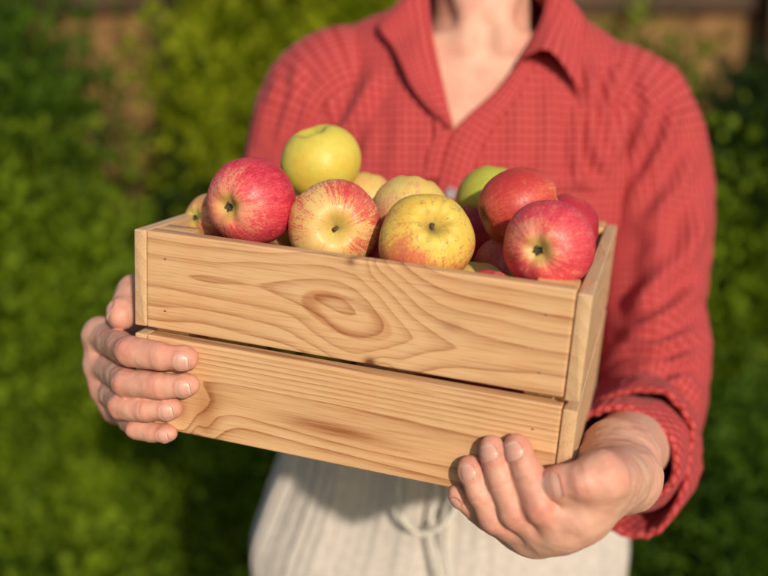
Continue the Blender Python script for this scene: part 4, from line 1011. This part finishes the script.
# climbing leaves on the fence
def climber(x0, x1, z0, z1, n, mt, seed, label):
    r = np.random.default_rng(seed); root = empty('climbing_vine', Matrix.Translation(((x0+x1)/2, 4.0, 0))); bpy.context.view_layer.update(); tag(root, label, 'vine', 'vines on the fence')
    nc = 60; c0 = np.stack([x0+(x1-x0)*r.random(nc), 3.88+.06*r.random(nc), z0+(z1-z0)*r.random(nc)**1.3], -1); c = np.repeat(c0, n//nc, 0)+r.normal(size=(n//nc*nc, 3))*np.array([.09, .03, .10])
    d = r.normal(size=c.shape)+np.array([0, -.3, -.5]); d /= np.linalg.norm(d, axis=1, keepdims=True); s_ = np.cross(d, [0, 1., 0]); s_ /= np.linalg.norm(s_, axis=1, keepdims=True); ln = .05*(.6+.8*r.random((len(c), 1))); up = np.cross(d, s_)
    V = np.stack([c, c+d*ln*.5+s_*ln*.4+up*ln*.08, c+d*ln, c+d*ln*.5-s_*ln*.4+up*ln*.08], 1).reshape(-1, 3)
    mesh('foliage', V, np.arange(len(V)).reshape(-1, 4), mt, root, False)
    VV, FF, o_ = [], [], 0
    for q in c0[::4]:
        v_, f_ = tube(interp(np.linspace(0, 2, 14), [0, 1, 2], [((x0+x1)/2, 3.95, 0), (q[0]*.6+(x0+x1)*.2, 3.93, q[2]*.6), q]), .006, 6); VV.append(v_); FF += [tuple(i+o_ for i in f) for f in f_]; o_ += len(v_)
    mesh('stem', np.vstack(VV), FF, BARK, root)
climber(.95, 1.30, 1.2, 1.72, 420, G2, 3, 'thin green vine hanging on the brown fence above the right shoulder')
climber(1.45, 1.80, .7, 1.50, 1500, G4, 4, 'dense dark vine on the brown fence at the right edge')
climber(.30, .62, 1.5, 1.95, 700, G3, 5, 'yellow green vine on the fence behind the neck')
fence = empty('board_fence', Matrix.Translation((0, 4.05, 0))); bpy.context.view_layer.update(); tag(fence, 'brown wooden board fence standing behind the shrubs', 'fence')
def boxv(x0, x1, y0, y1, z0, z1):
    V = [(x, y, z) for x in (x0, x1) for y in (y0, y1) for z in (z0, z1)]
    return V, [(0, 1, 3, 2), (4, 6, 7, 5), (0, 4, 5, 1), (2, 3, 7, 6), (0, 2, 6, 4), (1, 5, 7, 3)]
x = -5.8
while x < 5.8:
    wd = .128+.02*rng.random(); hh = 1.92+.03*rng.random(); v_, f_ = boxv(x, x+wd, 4.05, 4.072, .04, hh); o = mesh('board', v_, f_, FEN, fence, False); bv = o.modifiers.new('b', 'BEVEL'); bv.width = .003; x += wd+.0025
for z in (.35, 1.80):
    v_, f_ = boxv(-5.8, 5.8, 4.0, 4.046, z, z+.085); mesh('rail', v_, f_, FEN2 if z > 1 else FEN, fence, False)
for x in (-5.4, -3.9, -2.5, -.98, 1.62, 3.0, 4.3, 5.7):
    v_, f_ = boxv(x, x+.10, 3.895, 3.996, 0, 2.02); mesh('post', v_, f_, FEN2, fence, False)
# low plants covering the soil
r = np.random.default_rng(91); n = 34000; c = np.stack([r.random(n)*7-3.5, 1.9+r.random(n)*2.0, .02+.22*r.random(n)**1.5], -1)
d = r.normal(size=c.shape)+np.array([0, 0, 1.2]); d /= np.linalg.norm(d, axis=1, keepdims=True); s_ = np.cross(d, r.normal(size=c.shape)); s_ /= np.linalg.norm(s_, axis=1, keepdims=True); ln = .05*(.5+r.random((n, 1)))
V = np.stack([c, c+d*ln*.5+s_*ln*.28, c+d*ln, c+d*ln*.5-s_*ln*.28], 1).reshape(-1, 3)
tag(mesh('ground_cover', V, np.arange(len(V)).reshape(-1, 4), G1, None, False), kind='stuff', label='low leafy plants covering the soil below the shrubs', cat='ground cover')
if False:
    for i in range(len(AP)):
        for j in range(i):
            d_ = np.linalg.norm(AP[i][1]-AP[j][1])-AP[i][2]-AP[j][2]
            if d_ < -.004: print('OVER', AP[i][0], '|', AP[j][0], round(d_*1000, 1))
        print('AP', AP[i][0], np.round(w2b(AP[i][1]), 3), round(AP[i][2], 4))
